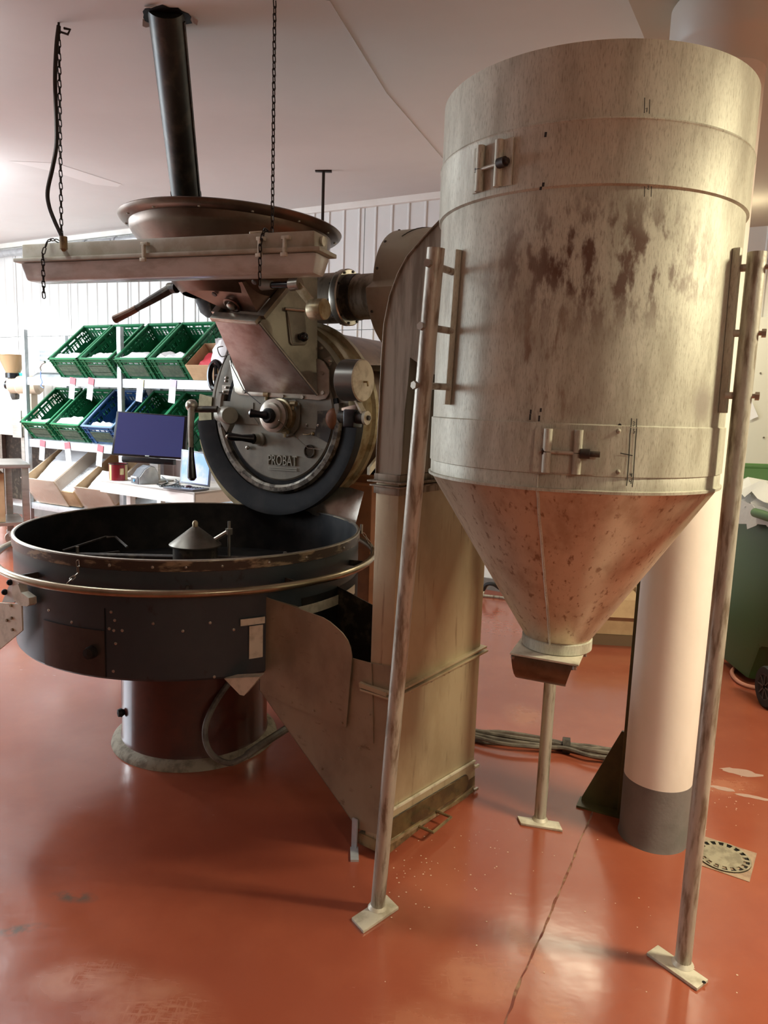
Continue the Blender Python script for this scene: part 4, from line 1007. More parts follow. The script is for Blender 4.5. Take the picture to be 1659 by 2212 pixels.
# small counterweight lever beside the neck
j0, j1, j2, j3 = onD(566, 615, 0.36), onD(588, 616, 0.36), onD(628, 615, 0.36), onD(648, 613, 0.36)
MB().cyl(j0, j1, 0.026, 14, r2=0.02).build('lever_socket', 'cast', RS)
MB().cyl(j1, j2, 0.015, 12).build('lever_rod', 'blackgloss', RS)
MB().cyl(j2, j3, 0.028, 16).build('lever_joint', 'steel', RS)
jw = j3 + (onD(684, 668, 0.36) - onD(640, 613, 0.36))
MB().bar(j3 - RA * 0.02, jw - RA * 0.02, V((0, 0, 0.015)) + RA * 0.012, RD * 0.007).build('lever_arm', 'brass', RS)
MB().lathe([(0.001, -0.05), (0.043, -0.05), (0.046, -0.045), (0.046, 0.022), (0.042, 0.026), (0.001, 0.026)], jw, RA, seg=28).build('lever_weight', 'brass', RS, bevel=0.001)
# big counterweight
wc = onD(785, 822, 0.10)
wl0 = (onD(785, 822, 0.10) - onD(785, 776, 0.10)).length
MB().lathe([(0.001, -0.105), (wl0 - 0.004, -0.105), (wl0, -0.101), (wl0, -0.004)], wc, RA, seg=48).build('counterweight', 'steel', RS).data.materials[0] = mat('weight_side', (0.20, 0.185, 0.16), 0.33, 0.8)
lab(MB().lathe([(0.001, 0.002), (wl0 - 0.004, 0.002), (wl0 + 0.001, -0.004)], wc, RA, seg=48).build('counterweight_face', 'pale', RS), 'cream round face of the counterweight')
q = onD(788, 825, 0.10); MB().tube([q - RA * 0.01, q + RA * 0.015, q + RA * 0.018 - Z * 0.02], 0.005, 6).build('weight_hook', 'bronze', RS)
ar0 = onD(777, 850, 0.10) + RA * 0.0; ar1 = onD(797, 903, 0.10)
MB().bar(ar0 - RA * 0.035, ar1 - RA * 0.015, RD * 0.022, RA * 0.006).cyl(ar1 - RA * 0.022, ar1 - RA * 0.008, 0.033, 20).build('weight_arm', 'pale', RS)
MB().cyl(ar1 - RA * 0.16, ar1 - RA * 0.02, 0.030, 16).cyl(ar1 - RA * 0.012, ar1 + RA * 0.004, 0.012, 6).build('weight_pivot', 'soot', RS)
q = onD(762, 904, 0.10); MB().box(q, (0.06, 0.08, 0.085), Matrix.Rotation(-tr_, 3, 'Z')).build('pivot_block', 'blackgloss', RS, bevel=0.008)
q = onD(740, 890, 0.06); MB().bar(q, onD(772, 882, 0.08), Z * 0.02, RD * 0.012).build('pivot_bracket', 'brown', RS, bevel=0.004)
MB().ball(onD(722, 905, 0.02), 0.055, 14, (0.8, 0.5, 1)).build('latch_cover', 'rust', RS)
arc([(0.25, 0.024), (0.25, 0.030), (0.34, 0.030), (0.34, 0.024)], 'latch_flap', 'soot', -22, 6, c=dcn, seg=10)
# vertical discharge lever on the left
l0, l1 = onD(487, 905, 0.06), onD(416, 884, 0.13)
MB().lathe([(0.001, 0.06), (0.042, 0.06), (0.047, 0.05), (0.05, -0.14), (0.001, -0.14)], onD(492, 897, 0.06), (RA * 0.8 + RD * 0.6).normalized(), seg=24).build('discharge_boss', 'cast', RS)
MB().prism([onD(*p) for p in ((474, 880, 0.05), (506, 890, 0.05), (508, 918, 0.05), (500, 935, 0.05), (488, 915, 0.05))], RD * 0.04).build('boss_web', 'cast', RS, bevel=0.006)
MB().cyl(onD(470, 884, 0.08), l1, 0.018, 12).build('discharge_shaft', 'soot', RS)
MB().ball(onD(414, 876, 0.14), 0.034, 14).build('lever_head', 'steel', RS)
lt = [onD(414, 880, 0.15), onD(412, 930, 0.16), onD(413, 968, 0.16)]
MB().tube(lt, 0.016, 10, rs=[0.020, 0.015, 0.014]).build('discharge_lever', 'steel', RS)
lg = [onD(*p) for p in ((413, 966, 0.16), (413, 985, 0.165), (414, 1015, 0.17), (415, 1032, 0.17), (415, 1038, 0.17))]
MB().tube(lg, 0.016, 12, rs=[0.014, 0.016, 0.022, 0.024, 0.012]).build('discharge_grip', 'blackgloss', RS)
# long feed lever reaching left of the neck
k0, k1, k2 = onD(446, 624, 0.30), onD(432, 623, 0.30), onD(372, 622, 0.36)
MB().cyl(k0, k1, 0.026, 12).cyl(k1, k2, 0.012, 10).build('feed_shaft', 'soot', RS)
MB().cyl(k2 - RA * 0.02, k2 + RA * 0.03, 0.026, 14).build('feed_joint', 'soot', RS)
k3, k4 = onD(285, 672, 0.42), onD(248, 690, 0.44)
MB().tube([k2, k2.lerp(k3, 0.5), k3], 0.02, 10, rs=[0.024, 0.021, 0.014]).build('feed_lever', 'soot', RS)
MB().tube([k3 + (k2 - k3) * 0.12, k3, k4], 0.02, 10, rs=[0.018, 0.018, 0.021]).build('feed_grip', 'brown', RS)
# notched slide knob and handwheel at the left edge
q = onD(446, 655, 0.22)
MB().prism([onD(*p, 0.20) for p in ((436, 640), (447, 640), (449, 648), (458, 645), (468, 655), (475, 688), (460, 688), (447, 678), (440, 660), (434, 652))], RD * 0.05).build('slide_latch', 'soot', RS, bevel=0.006)
hwc = onD(466, 812, -0.02); 
MB().tube([hwc + RA * cos(2 * pi * i / 28) * 0.045 + Z * sin(2 * pi * i / 28) * 0.075 for i in range(28)], 0.016, 8, closed=True).cyl(hwc - Z * 0.075, hwc + Z * 0.075, 0.010, 8).cyl(hwc, hwc + RA * 0.08, 0.012, 8).build('handwheel', 'blackgloss', RS)
wires = MB()
wires.tube(smooth([onD(478, 700, -0.02), onD(484, 730, 0.0), onD(492, 760, 0.02), onD(480, 790, 0.02), onD(468, 835, 0.02), onD(463, 862, 0.02)]), 0.004, 6)
wires.tube(smooth([onD(482, 748, 0.02), onD(470, 752, 0.03), onD(478, 770, 0.03), onD(496, 765, 0.02)]), 0.003, 6)
stuff(wires.build('loose_wires', 'cable', RS))
# outlet spout plate over the tray
sp0 = RP(0, -0.06, 0)
spd = (RD * 0.82 + RA * 0.3 + Z * 0.25).normalized()
def onSp(px, py, off=0.0): return onP(px, py, RP(0.4, -0.05, 1.05) + spd * off, spd)
A = [onSp(*p, o) for p, o in (((660, 1100), -0.05), ((690, 1060), -0.02), ((725, 1052), 0.0), ((757, 1053), 0.01), ((786, 1062), 0.06))]
B = [onSp(*p, o) for p, o in (((675, 1112), -0.05), ((700, 1118), -0.02), ((722, 1126), 0.0), ((745, 1134), 0.01), ((764, 1142), 0.06))]
B[4] = onSp(766, 1140, 0.05); 
MB().strip(A, B, -spd * 0.004).build('outlet_spout', 'steel', RS, angle=80)
# base of the machine behind the tray
def ubox(u0, u1, d0, d1, z0, z1, name, m, bevel=0.01):
    return MB().prism([RP(u0, d0, z0), RP(u1, d0, z0), RP(u1, d1, z0), RP(u0, d1, z0)], Z * (z1 - z0)).build(name, m, RS, bevel=bevel)
ubox(-0.40, 0.50, -0.20, -1.05, 0.0, 1.12, 'base_housing', 'rust')
ubox(0.30, 0.62, -0.30, -1.0, 1.06, 1.16, 'base_ledge', 'rust')
ubox(0.42, 0.60, -0.35, -0.9, 1.16, 1.62, 'side_casing', 'green', 0.04)
MB().bar(onU(796, 1018, 0.60), onU(826, 980, 0.60), Z * 0.018, RA * 0.008).build('side_lever', 'pale', RS)
ubox(0.40, 1.25, -0.30, -0.52, 1.715, 1.745, 'fan_shelf', 'cast', 0.004)

# exhaust hood and fan
EF = thing('exhaust_fan', 'grey brown exhaust fan with scroll casing and short flanged suction pipe', 'fan', RP(0.85, -0.35, 1.74))
ec = RP(0, 0, 0)
epx = onU(735, 643, 0.42)
dE = (V((RO.x, RO.y, 0)) - epx).dot(RB) * 1.0
ed = -(epx - V((RO.x, RO.y, 0))).dot(RB); ez = epx.z
def EP(u, dd=0, dz=0): return RP(u, -0.32 + dd, ez + dz)
ez = onP(753, 643, RP(0, -0.32, 0), RB).z
eu = (onP(753, 643, RP(0, -0.32, 0), RB) - V((RO.x, RO.y, 0))).dot(RA)
MB().cyl(EP(eu - 0.26), EP(eu - 0.02), 0.132, 36).build('hood_outlet', 'duct_up', EF)
MB().lathe([(0.11, -0.03), (0.143, -0.03), (0.147, -0.02), (0.147, 0.008), (0.141, 0.014), (0.11, 0.014)], EP(eu), RA, seg=48).build('suction_flange', 'steel', EF)
MB().cyl(EP(eu + 0.0), EP(eu + 0.07), 0.120, 36).build('suction_sleeve', 'soot', EF)
MB().cyl(EP(eu + 0.06), EP(eu + 0.32), 0.116, 36).build('suction_pipe', 'duct_up', EF)
bb = MB()
for k in range(10):
    t = 2 * pi * k / 10 + 0.2; p = EP(eu - 0.04) + (RB * cos(t) + Z * sin(t)) * 0.135; bb.cyl(p, p + RA * 0.06, 0.007, 6)
stuff(bb.build('flange_bolts', 'soot', EF))
fu = eu + 0.30
fc_ = EP(fu, -0.02, 0.03)
M['fanpaint'] = mat('fan_paint', (0.36, 0.32, 0.24), 0.55, 0.2, c2=(0.25, 0.21, 0.15), scale=(4, 4, 4), lo=0.42, hi=0.7)
# scroll: radius grows round the axis
n = 56; SCR = []
for i in range(n):
    t = 2 * pi * i / n; r = 0.27 + 0.07 * (i / n)
    SCR.append((RB * -cos(t) + Z * sin(t)) * r)
MB().prism([fc_ + p for p in SCR], RA * 0.34).build('scroll_casing', 'fanpaint', EF, bevel=0.006)
MB().prism([fc_ + RB * -0.10 + Z * -0.20, fc_ + RB * 0.10 + Z * -0.20, fc_ + RB * 0.10 + Z * -0.345, fc_ + RB * -0.10 + Z * -0.345], RA * 0.34).build('fan_foot', 'fanpaint', EF)
bb = MB()
for i in range(2, n, 5):
    p = fc_ + SCR[i] * 1.0 + RA * 0.02; dn = SCR[i].normalized(); bb.lathe([(0.001, 0.005), (0.006, 0.004), (0.008, -0.002)], p, dn, seg=8)
stuff(bb.build('casing_screws', 'soot', EF))
MB().tube([fc_ + SCR[(i) % n] * 1.004 + RA * (0.10 + 0.012 * (i - 8)) for i in range(8, 20)], 0.003, 5).build('casing_seam', 'soot', EF)

# chimney / feed pipe into the funnel
ph = onC(360, 36); pb = atY(404, 440, 3.80)
CP = thing('feed_pipe', 'dark sheet metal pipe dropping from a ragged ceiling hole into the funnel', 'pipe', pb)
dP = (ph - pb).normalized()
MB().cyl(pb - dP * 0.22, ph + dP * 0.03, 0.070, 32).build('pipe', 'pipe', CP)
MB().cyl(pb - dP * 0.22, pb + dP * 0.06, 0.0735, 32).build('pipe_sleeve', 'pipe', CP)
ux = dP.orthogonal().normalized(); 
sd = (RT * 0.85 - FW * 0.45); sd = (sd - dP * sd.dot(dP)).normalized()
MB().bar(pb + sd * 0.071, ph + sd * 0.071, dP.cross(sd) * 0.006, sd * 0.004).build('pipe_seam', 'soot', CP)
hole = []
for i in range(22):
    t = 2 * pi * i / 22; r = 0.094 + 0.011 * random.uniform(-1, 1)
    hole.append(V((ph.x + cos(t) * r, ph.y + sin(t) * r, ceil_z(ph.x + cos(t) * r, ph.y + sin(t) * r) - 0.003)))
MB().prism(hole, (0, 0, 0.002)).build('hole_edge', 'black', CP)
for t0 in (2.7, 0.2, 4.4):
    c = V((ph.x + cos(t0) * 0.1, ph.y + sin(t0) * 0.1, ceil_z(ph.x + cos(t0) * 0.1, ph.y + sin(t0) * 0.1) - 0.004)); d = V((cos(t0), sin(t0), 0)); w = V((-d.y, d.x, 0))
    MB().prism([c - w * 0.03, c + w * 0.025, c + w * 0.01 + d * 0.015 - Z * 0.014, c - w * 0.015 + d * 0.02 - Z * 0.008], (0, 0, 0.003)).build('torn_film', 'ceil', CP)

# threaded rod from the ceiling
rt = onC(699, 368)
rb = V((rt.x, rt.y, onV((rt.x, rt.y), 590)))
TRD = thing('hanger_rod', 'thin dark hanger rod from the ceiling behind the funnel', 'rod', rt)
MB().cyl(rb, rt, 0.011, 8).build('rod', 'chain', TRD)
MB().box(rt - Z * 0.006, (0.12, 0.03, 0.012)).build('ceiling_plate', 'chain', TRD)
MB().cyl(rb, rb + Z * 0.05, 0.022, 8).build('nut', 'chain', TRD)

# ================================================================= HANGING LAMP
zf = CAM_H + 0.697 * 0.80
La, Lb = atZ(28, 563, zf), atZ(690, 537, zf)
lx = (Lb - La).normalized(); ly = V((-lx.y, lx.x, 0)); LL = (Lb - La).length
HL = thing('hanging_lamp', 'unlit fluorescent lamp hung on chains in front of the funnel', 'lamp', La.lerp(Lb, 0.5) + ly * 0.1)
WL = 0.165; KS = 0.85
def LQ(x, y, z): return La + lx * x + ly * y + Z * (z - zf)
def lbox(x0, x1, y0, y1, z0, z1, ins=0.0):
    b = [LQ(x0 + ins, y0 + ins, z0), LQ(x1 - ins, y0 + ins, z0), LQ(x1 - ins, y1 - ins, z0), LQ(x0 + ins, y1 - ins, z0)]
    t = [LQ(x0, y0, z1), LQ(x1, y0, z1), LQ(x1, y1, z1), LQ(x0, y1, z1)]
    return MB().add(b + t, [(3, 2, 1, 0), (4, 5, 6, 7), (0, 1, 5, 4), (1, 2, 6, 5), (2, 3, 7, 6), (3, 0, 4, 7)])
lbox(0.03, LL - 0.03, 0.02, WL - 0.02, zf + 0.004, zf + 0.072).build('housing', 'housing', HL, bevel=0.010)
lbox(0, LL, 0, WL, zf - 0.006, zf + 0.010).build('housing_lip', 'housing', HL, bevel=0.004)
lbox(0.02, LL - 0.02, 0.015, WL - 0.015, zf - 0.082, zf - 0.006, 0.018).build('diffuser', 'lens', HL, bevel=0.014)
lab(MB().cyl(LQ(0.10, 0.06, zf - 0.035), LQ(LL - 0.12, 0.06, zf - 0.035), 0.016, 14).build('tube', 'white', HL), 'white fluorescent tube')
lab(MB().cyl(LQ(0.10, 0.14, zf - 0.035), LQ(LL - 0.12, 0.14, zf - 0.035), 0.016, 14).build('tube', 'white', HL), 'white fluorescent tube')
lbox(0.06, LL - 0.06, 0.04, WL - 0.04, zf - 0.014, zf - 0.006).build('gear_tray', 'white', HL)
for px in (312, 562, 616):
    t = (px - 28) / 662.0; t = t * 0.80 / (0.80 + 0.20 * (1 - t)) if False else t
    # foreshortened position along the body
    lo, hi = 0.0, LL
    for _ in range(40):
        m = (lo + hi) / 2; v = LQ(m, 0, zf) - C0
        if IMW / 2 + F_PX * v.dot(RT) / v.dot(FW) < px: lo = m
        else: hi = m
    MB().box(LQ(lo, -0.004, zf + 0.012), (0.012, 0.014, 0.06), Matrix.Rotation(atan2(lx.y, lx.x), 3, 'Z')).box(LQ(lo, -0.010, zf - 0.018), (0.026, 0.012, 0.014), Matrix.Rotation(atan2(lx.y, lx.x), 3, 'Z')).box(LQ(lo, 0.006, zf + 0.045), (0.034, 0.02, 0.014), Matrix.Rotation(atan2(lx.y, lx.x), 3, 'Z')).build('clip', 'pale', HL, bevel=0.002)
q = LQ(LL - 0.028, WL * 0.5, zf + 0.044); MB().cyl(q, q + lx * 0.008, 0.018, 18).build('cable_plug', 'pale', HL)
def lamp_x(px, y=0.0, z=0.0):
    lo, hi = -0.1, LL + 0.1
    for _ in range(40):
        m = (lo + hi) / 2; v = LQ(m, y, zf + z) - C0
        if IMW / 2 + F_PX * v.dot(RT) / v.dot(FW) < px: lo = m
        else: hi = m
    return lo
xl = lamp_x(133, WL / 2, 0.08); xr = lamp_x(588, WL / 2, 0.08)
cl0 = onC(127, 56, -0.012)
cr0 = LQ(xr, WL / 2, 0); cr0.z = ceil_z(cr0.x, cr0.y)
cL_top = LQ(xl, WL / 2, zf + 0.085)
chain_mb([cl0, cL_top]).build('chain', 'chain', HL)
chain_mb([cr0, LQ(xr, WL / 2, zf + 0.08)]).build('chain', 'chain', HL)
# loose chain tails over the front edge
xt = lamp_x(92, -0.01)
chain_mb([cL_top, LQ((xl + xt) / 2, WL * 0.3, zf + 0.092), LQ(xt + 0.02, 0.0, zf + 0.075), LQ(xt, -0.008, zf + 0.02), LQ(xt, -0.010, zf - 0.16)]).build('chain_tail', 'chain', HL)
xt = lamp_x(562, -0.012)
chain_mb([LQ(xr, WL / 2, zf + 0.08), LQ(xt + 0.01, 0.0, zf + 0.078), LQ(xt, -0.012, zf + 0.02), LQ(xt, -0.014, zf - 0.13)]).build('chain_tail', 'chain', HL)
MB().tube([LQ(xr - 0.07, 0.03, zf + 0.074), LQ(xr - 0.03, 0.06, zf + 0.082), LQ(xr, 0.10, zf + 0.080)], 0.006, 6).build('chain_hook', 'pale', HL)
MB().tube([cl0 + V((0, 0, 0.012)), cl0 + V((0, 0, -0.02)), cl0 + V((0.035, 0, -0.03)), cl0 + V((0.045, 0, -0.012)), cl0 + V((0.02, 0, -0.008))], 0.005, 6).build('ceiling_hook', 'chain', HL)
def near(px, py): return onP(px, py, cl0, V((0.2, 1, 0)))
cbp = smooth([cl0, near(122, 100), near(119, 170), near(121, 240), near(122, 310), near(114, 360), near(103, 412), near(106, 445), near(118, 478), near(131, 506), near(137, 522)])
MB().tube(cbp, 0.0085, 8).build('supply_cable', 'chain', HL)
q = cbp[-1]; MB().cyl(q + Z * 0.02, q - Z * 0.03, 0.016, 10).cyl(q - Z * 0.03, LQ(xl, WL / 2, zf + 0.07), 0.010, 10).build('cable_gland', 'bronze', HL)

# ================================================================= SHELF RACK on the back wall
EF_ = 0.65
SH = thing('shelf_rack', 'galvanised shelf rack with slanted crates on its two upper levels', 'shelf', WP(-3.1, 0.37, 0))
POSTS = (-4.60, -3.12, -1.64)
for s in POSTS:
    for e in (EF_, 0.14):
        h = 2.20 if e == EF_ else 2.18
        MB().box(WP(s, e, h / 2), (0.055, 0.045, h), RW).build('post', 'galv', SH, bevel=0.003)
LEV = ((1.655, 0.085), (0.985, 0.085), (0.29, 0.07))
for z, h in LEV:
    MB().box(WP(-3.12, EF_ - 0.01, z), (2.95, 0.035, h), RW).build('beam', 'galv', SH, bevel=0.003)
    MB().box(WP(-3.12, 0.17, z + 0.30), (2.95, 0.035, h), RW).build('beam', 'galv', SH, bevel=0.003)
    MB().bar(WP(-3.12, EF_ - 0.03, z + 0.03), WP(-3.12, 0.19, z + 0.32), WD * 1.45, Z * 0.004).build('shelf_board', 'galv', SH)
for k in range(4):
    MB().bar(WP(-4.56, 0.50, 1.98 - k * 0.045), WP(-4.28, 0.24, 1.98 - k * 0.045), Z * 0.014, WN * 0.004).build('side_slat', 'galv', SH, smooth=False)

# crates: one is built, the rest are copies
CW, CD, CH_ = 0.45, 0.60, 0.24
def lattice(w, h, cells, cols, rows, t):
    # wall in local x (0..w) and z (0..h) with slots left out
    mb = MB(); dx, dz = w / cols, h / rows
    for r in range(rows):
        c = 0
        while c < cols:
            if (c, r) in cells: c += 1; continue
            c2 = c
            while c2 < cols and (c2, r) not in cells: c2 += 1
            mb.box(((c + c2) / 2 * dx, 0, (r + 0.5) * dz), ((c2 - c) * dx, t, dz + 0.0005)); c = c2
    return mb
def place(mb, R, o):
    mb.v = [R @ v + V(o) for v in mb.v]; return mb
def slots(cols, rows, top, body, step=2):
    S = set()
    for c in range(2, cols - 2):
        if (c // 3) % 4 != 3:
            if c % 8 not in (0, 1): S.add((c, top))
        for r in body:
            if c % step: S.add((c, r))
    return S
def make_crate(name, label, m, edge):
    t = thing(name, label, 'crate', (0, 0, 0), 'slanted crates on the shelf rack')
    sd_ = {(c, 9) for c in range(3, 37) if c % 9 not in (0, 1)} | {(c, r) for c in range(6, 34) for r in (5, 6, 7) if c % 3 != 0 and c % 9 not in (0, 1)} | {(c, r) for c in (34, 36, 38) for r in (4, 6, 8)} 
    bk_ = {(c, 9) for c in range(3, 27) if c % 8 not in (0, 1)} | {(c, r) for c in range(3, 27) for r in (5, 6, 7) if c % 3 != 0 and c % 8 not in (0, 1)}
    fr_ = {(c, 8) for c in range(7, 23) if c % 5 != 0}
    R90 = Matrix.Rotation(pi / 2, 3, 'Z')
    w = lattice(CD - 0.02, CH_ - 0.01, sd_, 40, 11, 0.006)
    for x in (0.012, CW - 0.012):
        k = MB(); k.v = [v.copy() for v in w.v]; k.f = list(w.f); place(k, R90, (x, 0.01, 0.0)); k.build('side_wall', m, t, smooth=False)
    place(lattice(CW - 0.02, CH_ - 0.01, bk_, 30, 11, 0.006), Matrix.Identity(3), (0.01, CD - 0.012, 0)).build('back_wall', m, t, smooth=False)
    fw = place(lattice(CW - 0.02, CH_ - 0.01, fr_, 30, 11, 0.006), Matrix.Identity(3), (0.01, 0.012, 0)).build('front_wall', m, t, smooth=False)
    MB().box((CW / 2, CD / 2, 0.006), (CW - 0.02, CD - 0.02, 0.012)).build('base', m, t, smooth=False)
    rim = MB()
    for x in (0.011, CW - 0.011): rim.box((x, CD / 2, CH_ - 0.006), (0.022, CD, 0.012))
    for y in (0.011, CD - 0.011): rim.box((CW / 2, y, CH_ - 0.006), (CW, 0.022, 0.012))
    rim.build('rim', edge, t, smooth=False)
    rb = MB()
    for z in (0.075, 0.15, 0.205):
        for y in (0.004, CD - 0.004): rb.box((CW / 2, y, z), (CW - 0.01, 0.008, 0.006))
        for x in (0.004, CW - 0.004): rb.box((x, CD / 2, z), (0.008, CD - 0.01, 0.006))
    for x in (0.02, 0.075, CW - 0.075, CW - 0.02):
        for y in (0.004, CD - 0.004): rb.box((x, y, CH_ / 2), (0.008, 0.008, CH_ - 0.01))
    for y in (0.02, 0.10, CD - 0.10, CD - 0.02):
        for x in (0.004, CW - 0.004): rb.box((x, y, CH_ / 2), (0.008, 0.008, CH_ - 0.01))
    rb.build('ribs', m, t, smooth=False)
    MB().box((CW / 2, 0.003, 0.10), (CW * 0.62, 0.006, 0.13)).build('label_plate', 'cratelabel', t, smooth=False)
    return t
M['edge_g'] = mat('green_rim', (0.03, 0.20, 0.09), 0.35)
M['edge_b'] = mat('blue_rim', (0.16, 0.26, 0.42), 0.35)
TILT = radians(40)
RTILT = Matrix.Rotation(-th, 4, 'Z') @ Matrix.Rotation(TILT, 4, 'X')
def put_crate(o, s, zb, turn=0.0):
    o.rotation_euler = (Matrix.Rotation(-th + turn, 4, 'Z') @ Matrix.Rotation(TILT, 4, 'X')).to_euler()
    o.location = WP(s, EF_ - 0.035, zb)
ords = ('first', 'second', 'third', 'fourth', 'fifth')
TOPX = (102, 167, 243, 317); LOWX = (42, 106, 170, 256, 326)
eTop = EF_ - 0.035 + CH_ * sin(TILT)
cg = None; CR = []
for row, xs, zb, py in ((0, TOPX, 1.70, 772), (1, LOWX, 1.03, 912)):
    for i, px in enumerate(xs):
        s = ws(onW(px, py, eTop))
        if row == 1 and i == 2:
            cbx = make_crate('crate', 'blue slanted crate between green crates on the middle shelf', 'crate_b', 'edge_b'); put_crate(cbx, s + 0.012, zb, 0.03); CR.append((cbx, row, i)); continue
        if cg is None:
            cg = make_crate('crate', '', 'crate_g', 'edge_g'); o = cg
        else: o = copy_tree(cg)
        rowname = 'top shelf' if row == 0 else 'middle shelf'
        which = {(0, 0): 'leftmost green slanted crate on the top shelf', (0, 1): 'second green crate from left on the top shelf, behind the post', (0, 2): 'third green crate from left on the top shelf',
                 (0, 3): 'fourth green crate on the top shelf, beside the cardboard box', (1, 0): 'leftmost green slanted crate on the middle shelf, nearly empty', (1, 1): 'green crate left of the blue crate on the middle shelf',
                 (1, 3): 'green crate right of the blue crate on the middle shelf', (1, 4): 'rightmost green crate on the middle shelf, behind the roaster lever'}[(row, i)]
        o['label'] = which; put_crate(o, s, zb); CR.append((o, row, i))
# folded white bags lying in the crates
def crumple(w, d, n, m_, amp, seed):
    rnd = random.Random(seed); mb = MB(); P = []
    for j in range(m_ + 1):
        for i in range(n + 1):
            edge = (i in (0, n) or j in (0, m_))
            P.append(V((w * i / n + rnd.uniform(-.012, .012) * (not edge), d * j / m_, rnd.uniform(0, amp) * 0.8 + (0 if edge else amp * 0.8))))
    F = [(j * (n + 1) + i, j * (n + 1) + i + 1, (j + 1) * (n + 1) + i + 1, (j + 1) * (n + 1) + i) for j in range(m_) for i in range(n)]
    mb.add(P, F)
    mb.add([p - V((0, 0, amp * 0.5 + 0.02)) for p in P], F); return mb
bagnames = {(0, 0): 'leftmost', (0, 1): 'second', (0, 2): 'third', (0, 3): 'fourth', (1, 0): 'leftmost', (1, 1): 'second', (1, 2): 'blue'}
for k, (o, row, i) in enumerate(CR):
    if (row, i) not in bagnames: continue
    lift = 0.17 if row == 0 or i == 1 else 0.15
    dd = 0.20 if (row, i) not in ((1, 0), (1, 2)) else 0.09
    b = crumple(CW - 0.06, dd, 7, 5, 0.055, k)
    place(b, Matrix.Rotation(radians(-30), 3, 'X'), (0.03, 0.03, lift + 0.01))
    mesh = b.build('paper_bags', 'paper', None)
    mesh.matrix_world = Matrix.Translation(o.location) @ o.rotation_euler.to_matrix().to_4x4()
    tag(mesh, 'white folded bags in the %s crate of the %s shelf' % (bagnames[(row, i)], 'top' if row == 0 else 'middle'), 'bags', 'white bags in the crates')
# hanging price tags
def price_tag(px, py, z, m, label, turn):
    s = ws(onW(px, py, EF_ + 0.02)); p = WP(s, EF_ + 0.014, z)
    t = thing('shelf_tag', label, 'tag', p, 'tags hung on the shelf beams')
    Rt = Matrix.Rotation(-th, 3, 'Z') @ Matrix.Rotation(turn, 3, 'Y')
    MB().box(p + Rt @ V((0, 0, -0.02)), (0.085, 0.003, 0.07), Rt).build('tag_head', m, t, smooth=False)
    MB().box(p + Rt @ V((0, 0, -0.13)), (0.085, 0.003, 0.15), Rt).build('tag_card', 'paper', t, smooth=False)
tl_ = [(156, 818, 'tagpink', 'leftmost red and white tag on the upper shelf beam', 0.15), (196, 822, 'tagpink', 'second red and white tag on the upper shelf beam', 0.18), (303, 828, 'tagyel', 'pale yellow topped tag on the upper shelf beam', 0.15), (373, 834, 'tagvio', 'violet topped tag on the upper shelf beam', 0.12)]
for px, py, m, l, t in tl_: price_tag(px, py, 1.685, m, l, t)
for px, py, l, t in ((91, 960, 'leftmost pink topped tag on the lower shelf beam', 0.12), (144, 968, 'middle pink topped tag on the lower shelf beam', -0.12), (216, 976, 'rightmost pink topped tag on the lower shelf beam', 0.15)): price_tag(px, py, 1.01, 'tagpink', l, t)

# cartons: open box with flaps of wall thickness, tilted on the rack
def make_carton(name, label, w, d, h, m='card', parts=True):
    t = thing(name, label, 'box', (0, 0, 0))
    for x in (0.003, w - 0.003): MB().box((x, d / 2, h / 2), (0.006, d, h)).build('side_panel', m, t, smooth=False)
    for y in (0.003, d - 0.003): MB().box((w / 2, y, h / 2), (w - 0.012, 0.006, h)).build('end_panel', m, t, smooth=False)
    MB().box((w / 2, d / 2, 0.004), (w - 0.01, d - 0.01, 0.008)).build('bottom_panel', m, t, smooth=False)
    return t
def set_tilt(o, s, zb, e=EF_ - 0.035, turn=0.0, tilt_=TILT):
    o.rotation_euler = (Matrix.Rotation(-th + turn, 4, 'Z') @ Matrix.Rotation(tilt_, 4, 'X')).to_euler(); o.location = WP(s, e, zb)
def child_like(o, mb, name, m):
    mb.build(name, m, o)
bx = make_carton('cardboard_box', 'open brown cardboard box with red packs at the top shelf end', 0.34, 0.34, 0.17)
set_tilt(bx, ws(onW(406, 797, EF_ + 0.05)), 1.70, EF_ - 0.02)
rp = crumple(0.24, 0.22, 5, 5, 0.05, 77); place(rp, Matrix.Identity(3), (0.05, 0.06, 0.06)); rp_o = rp.build('red_packs', 'redpaper', None)
rp_o.matrix_world = Matrix.Translation(bx.location) @ bx.rotation_euler.to_matrix().to_4x4(); tag(rp_o, 'crumpled red packs inside the cardboard box on the top shelf', 'packs')
wp = crumple(0.16, 0.26, 5, 6, 0.05, 78); place(wp, Matrix.Rotation(0.5, 3, 'X'), (0.30, 0.02, 0.16)); wp_o = wp.build('white_wrapper', 'paper', None)
wp_o.matrix_world = Matrix.Translation(bx.location) @ bx.rotation_euler.to_matrix().to_4x4(); tag(wp_o, 'white crumpled wrapper at the right of the top shelf cardboard box', 'wrapper')
LOWB = (('film lined cardboard box full of white envelopes, leftmost on the bottom shelf', (62, 1035), 0.50, 0.62, 0.34), ('film lined cardboard box right on the bottom shelf, by the desk', (168, 1045), 0.48, 0.62, 0.30))
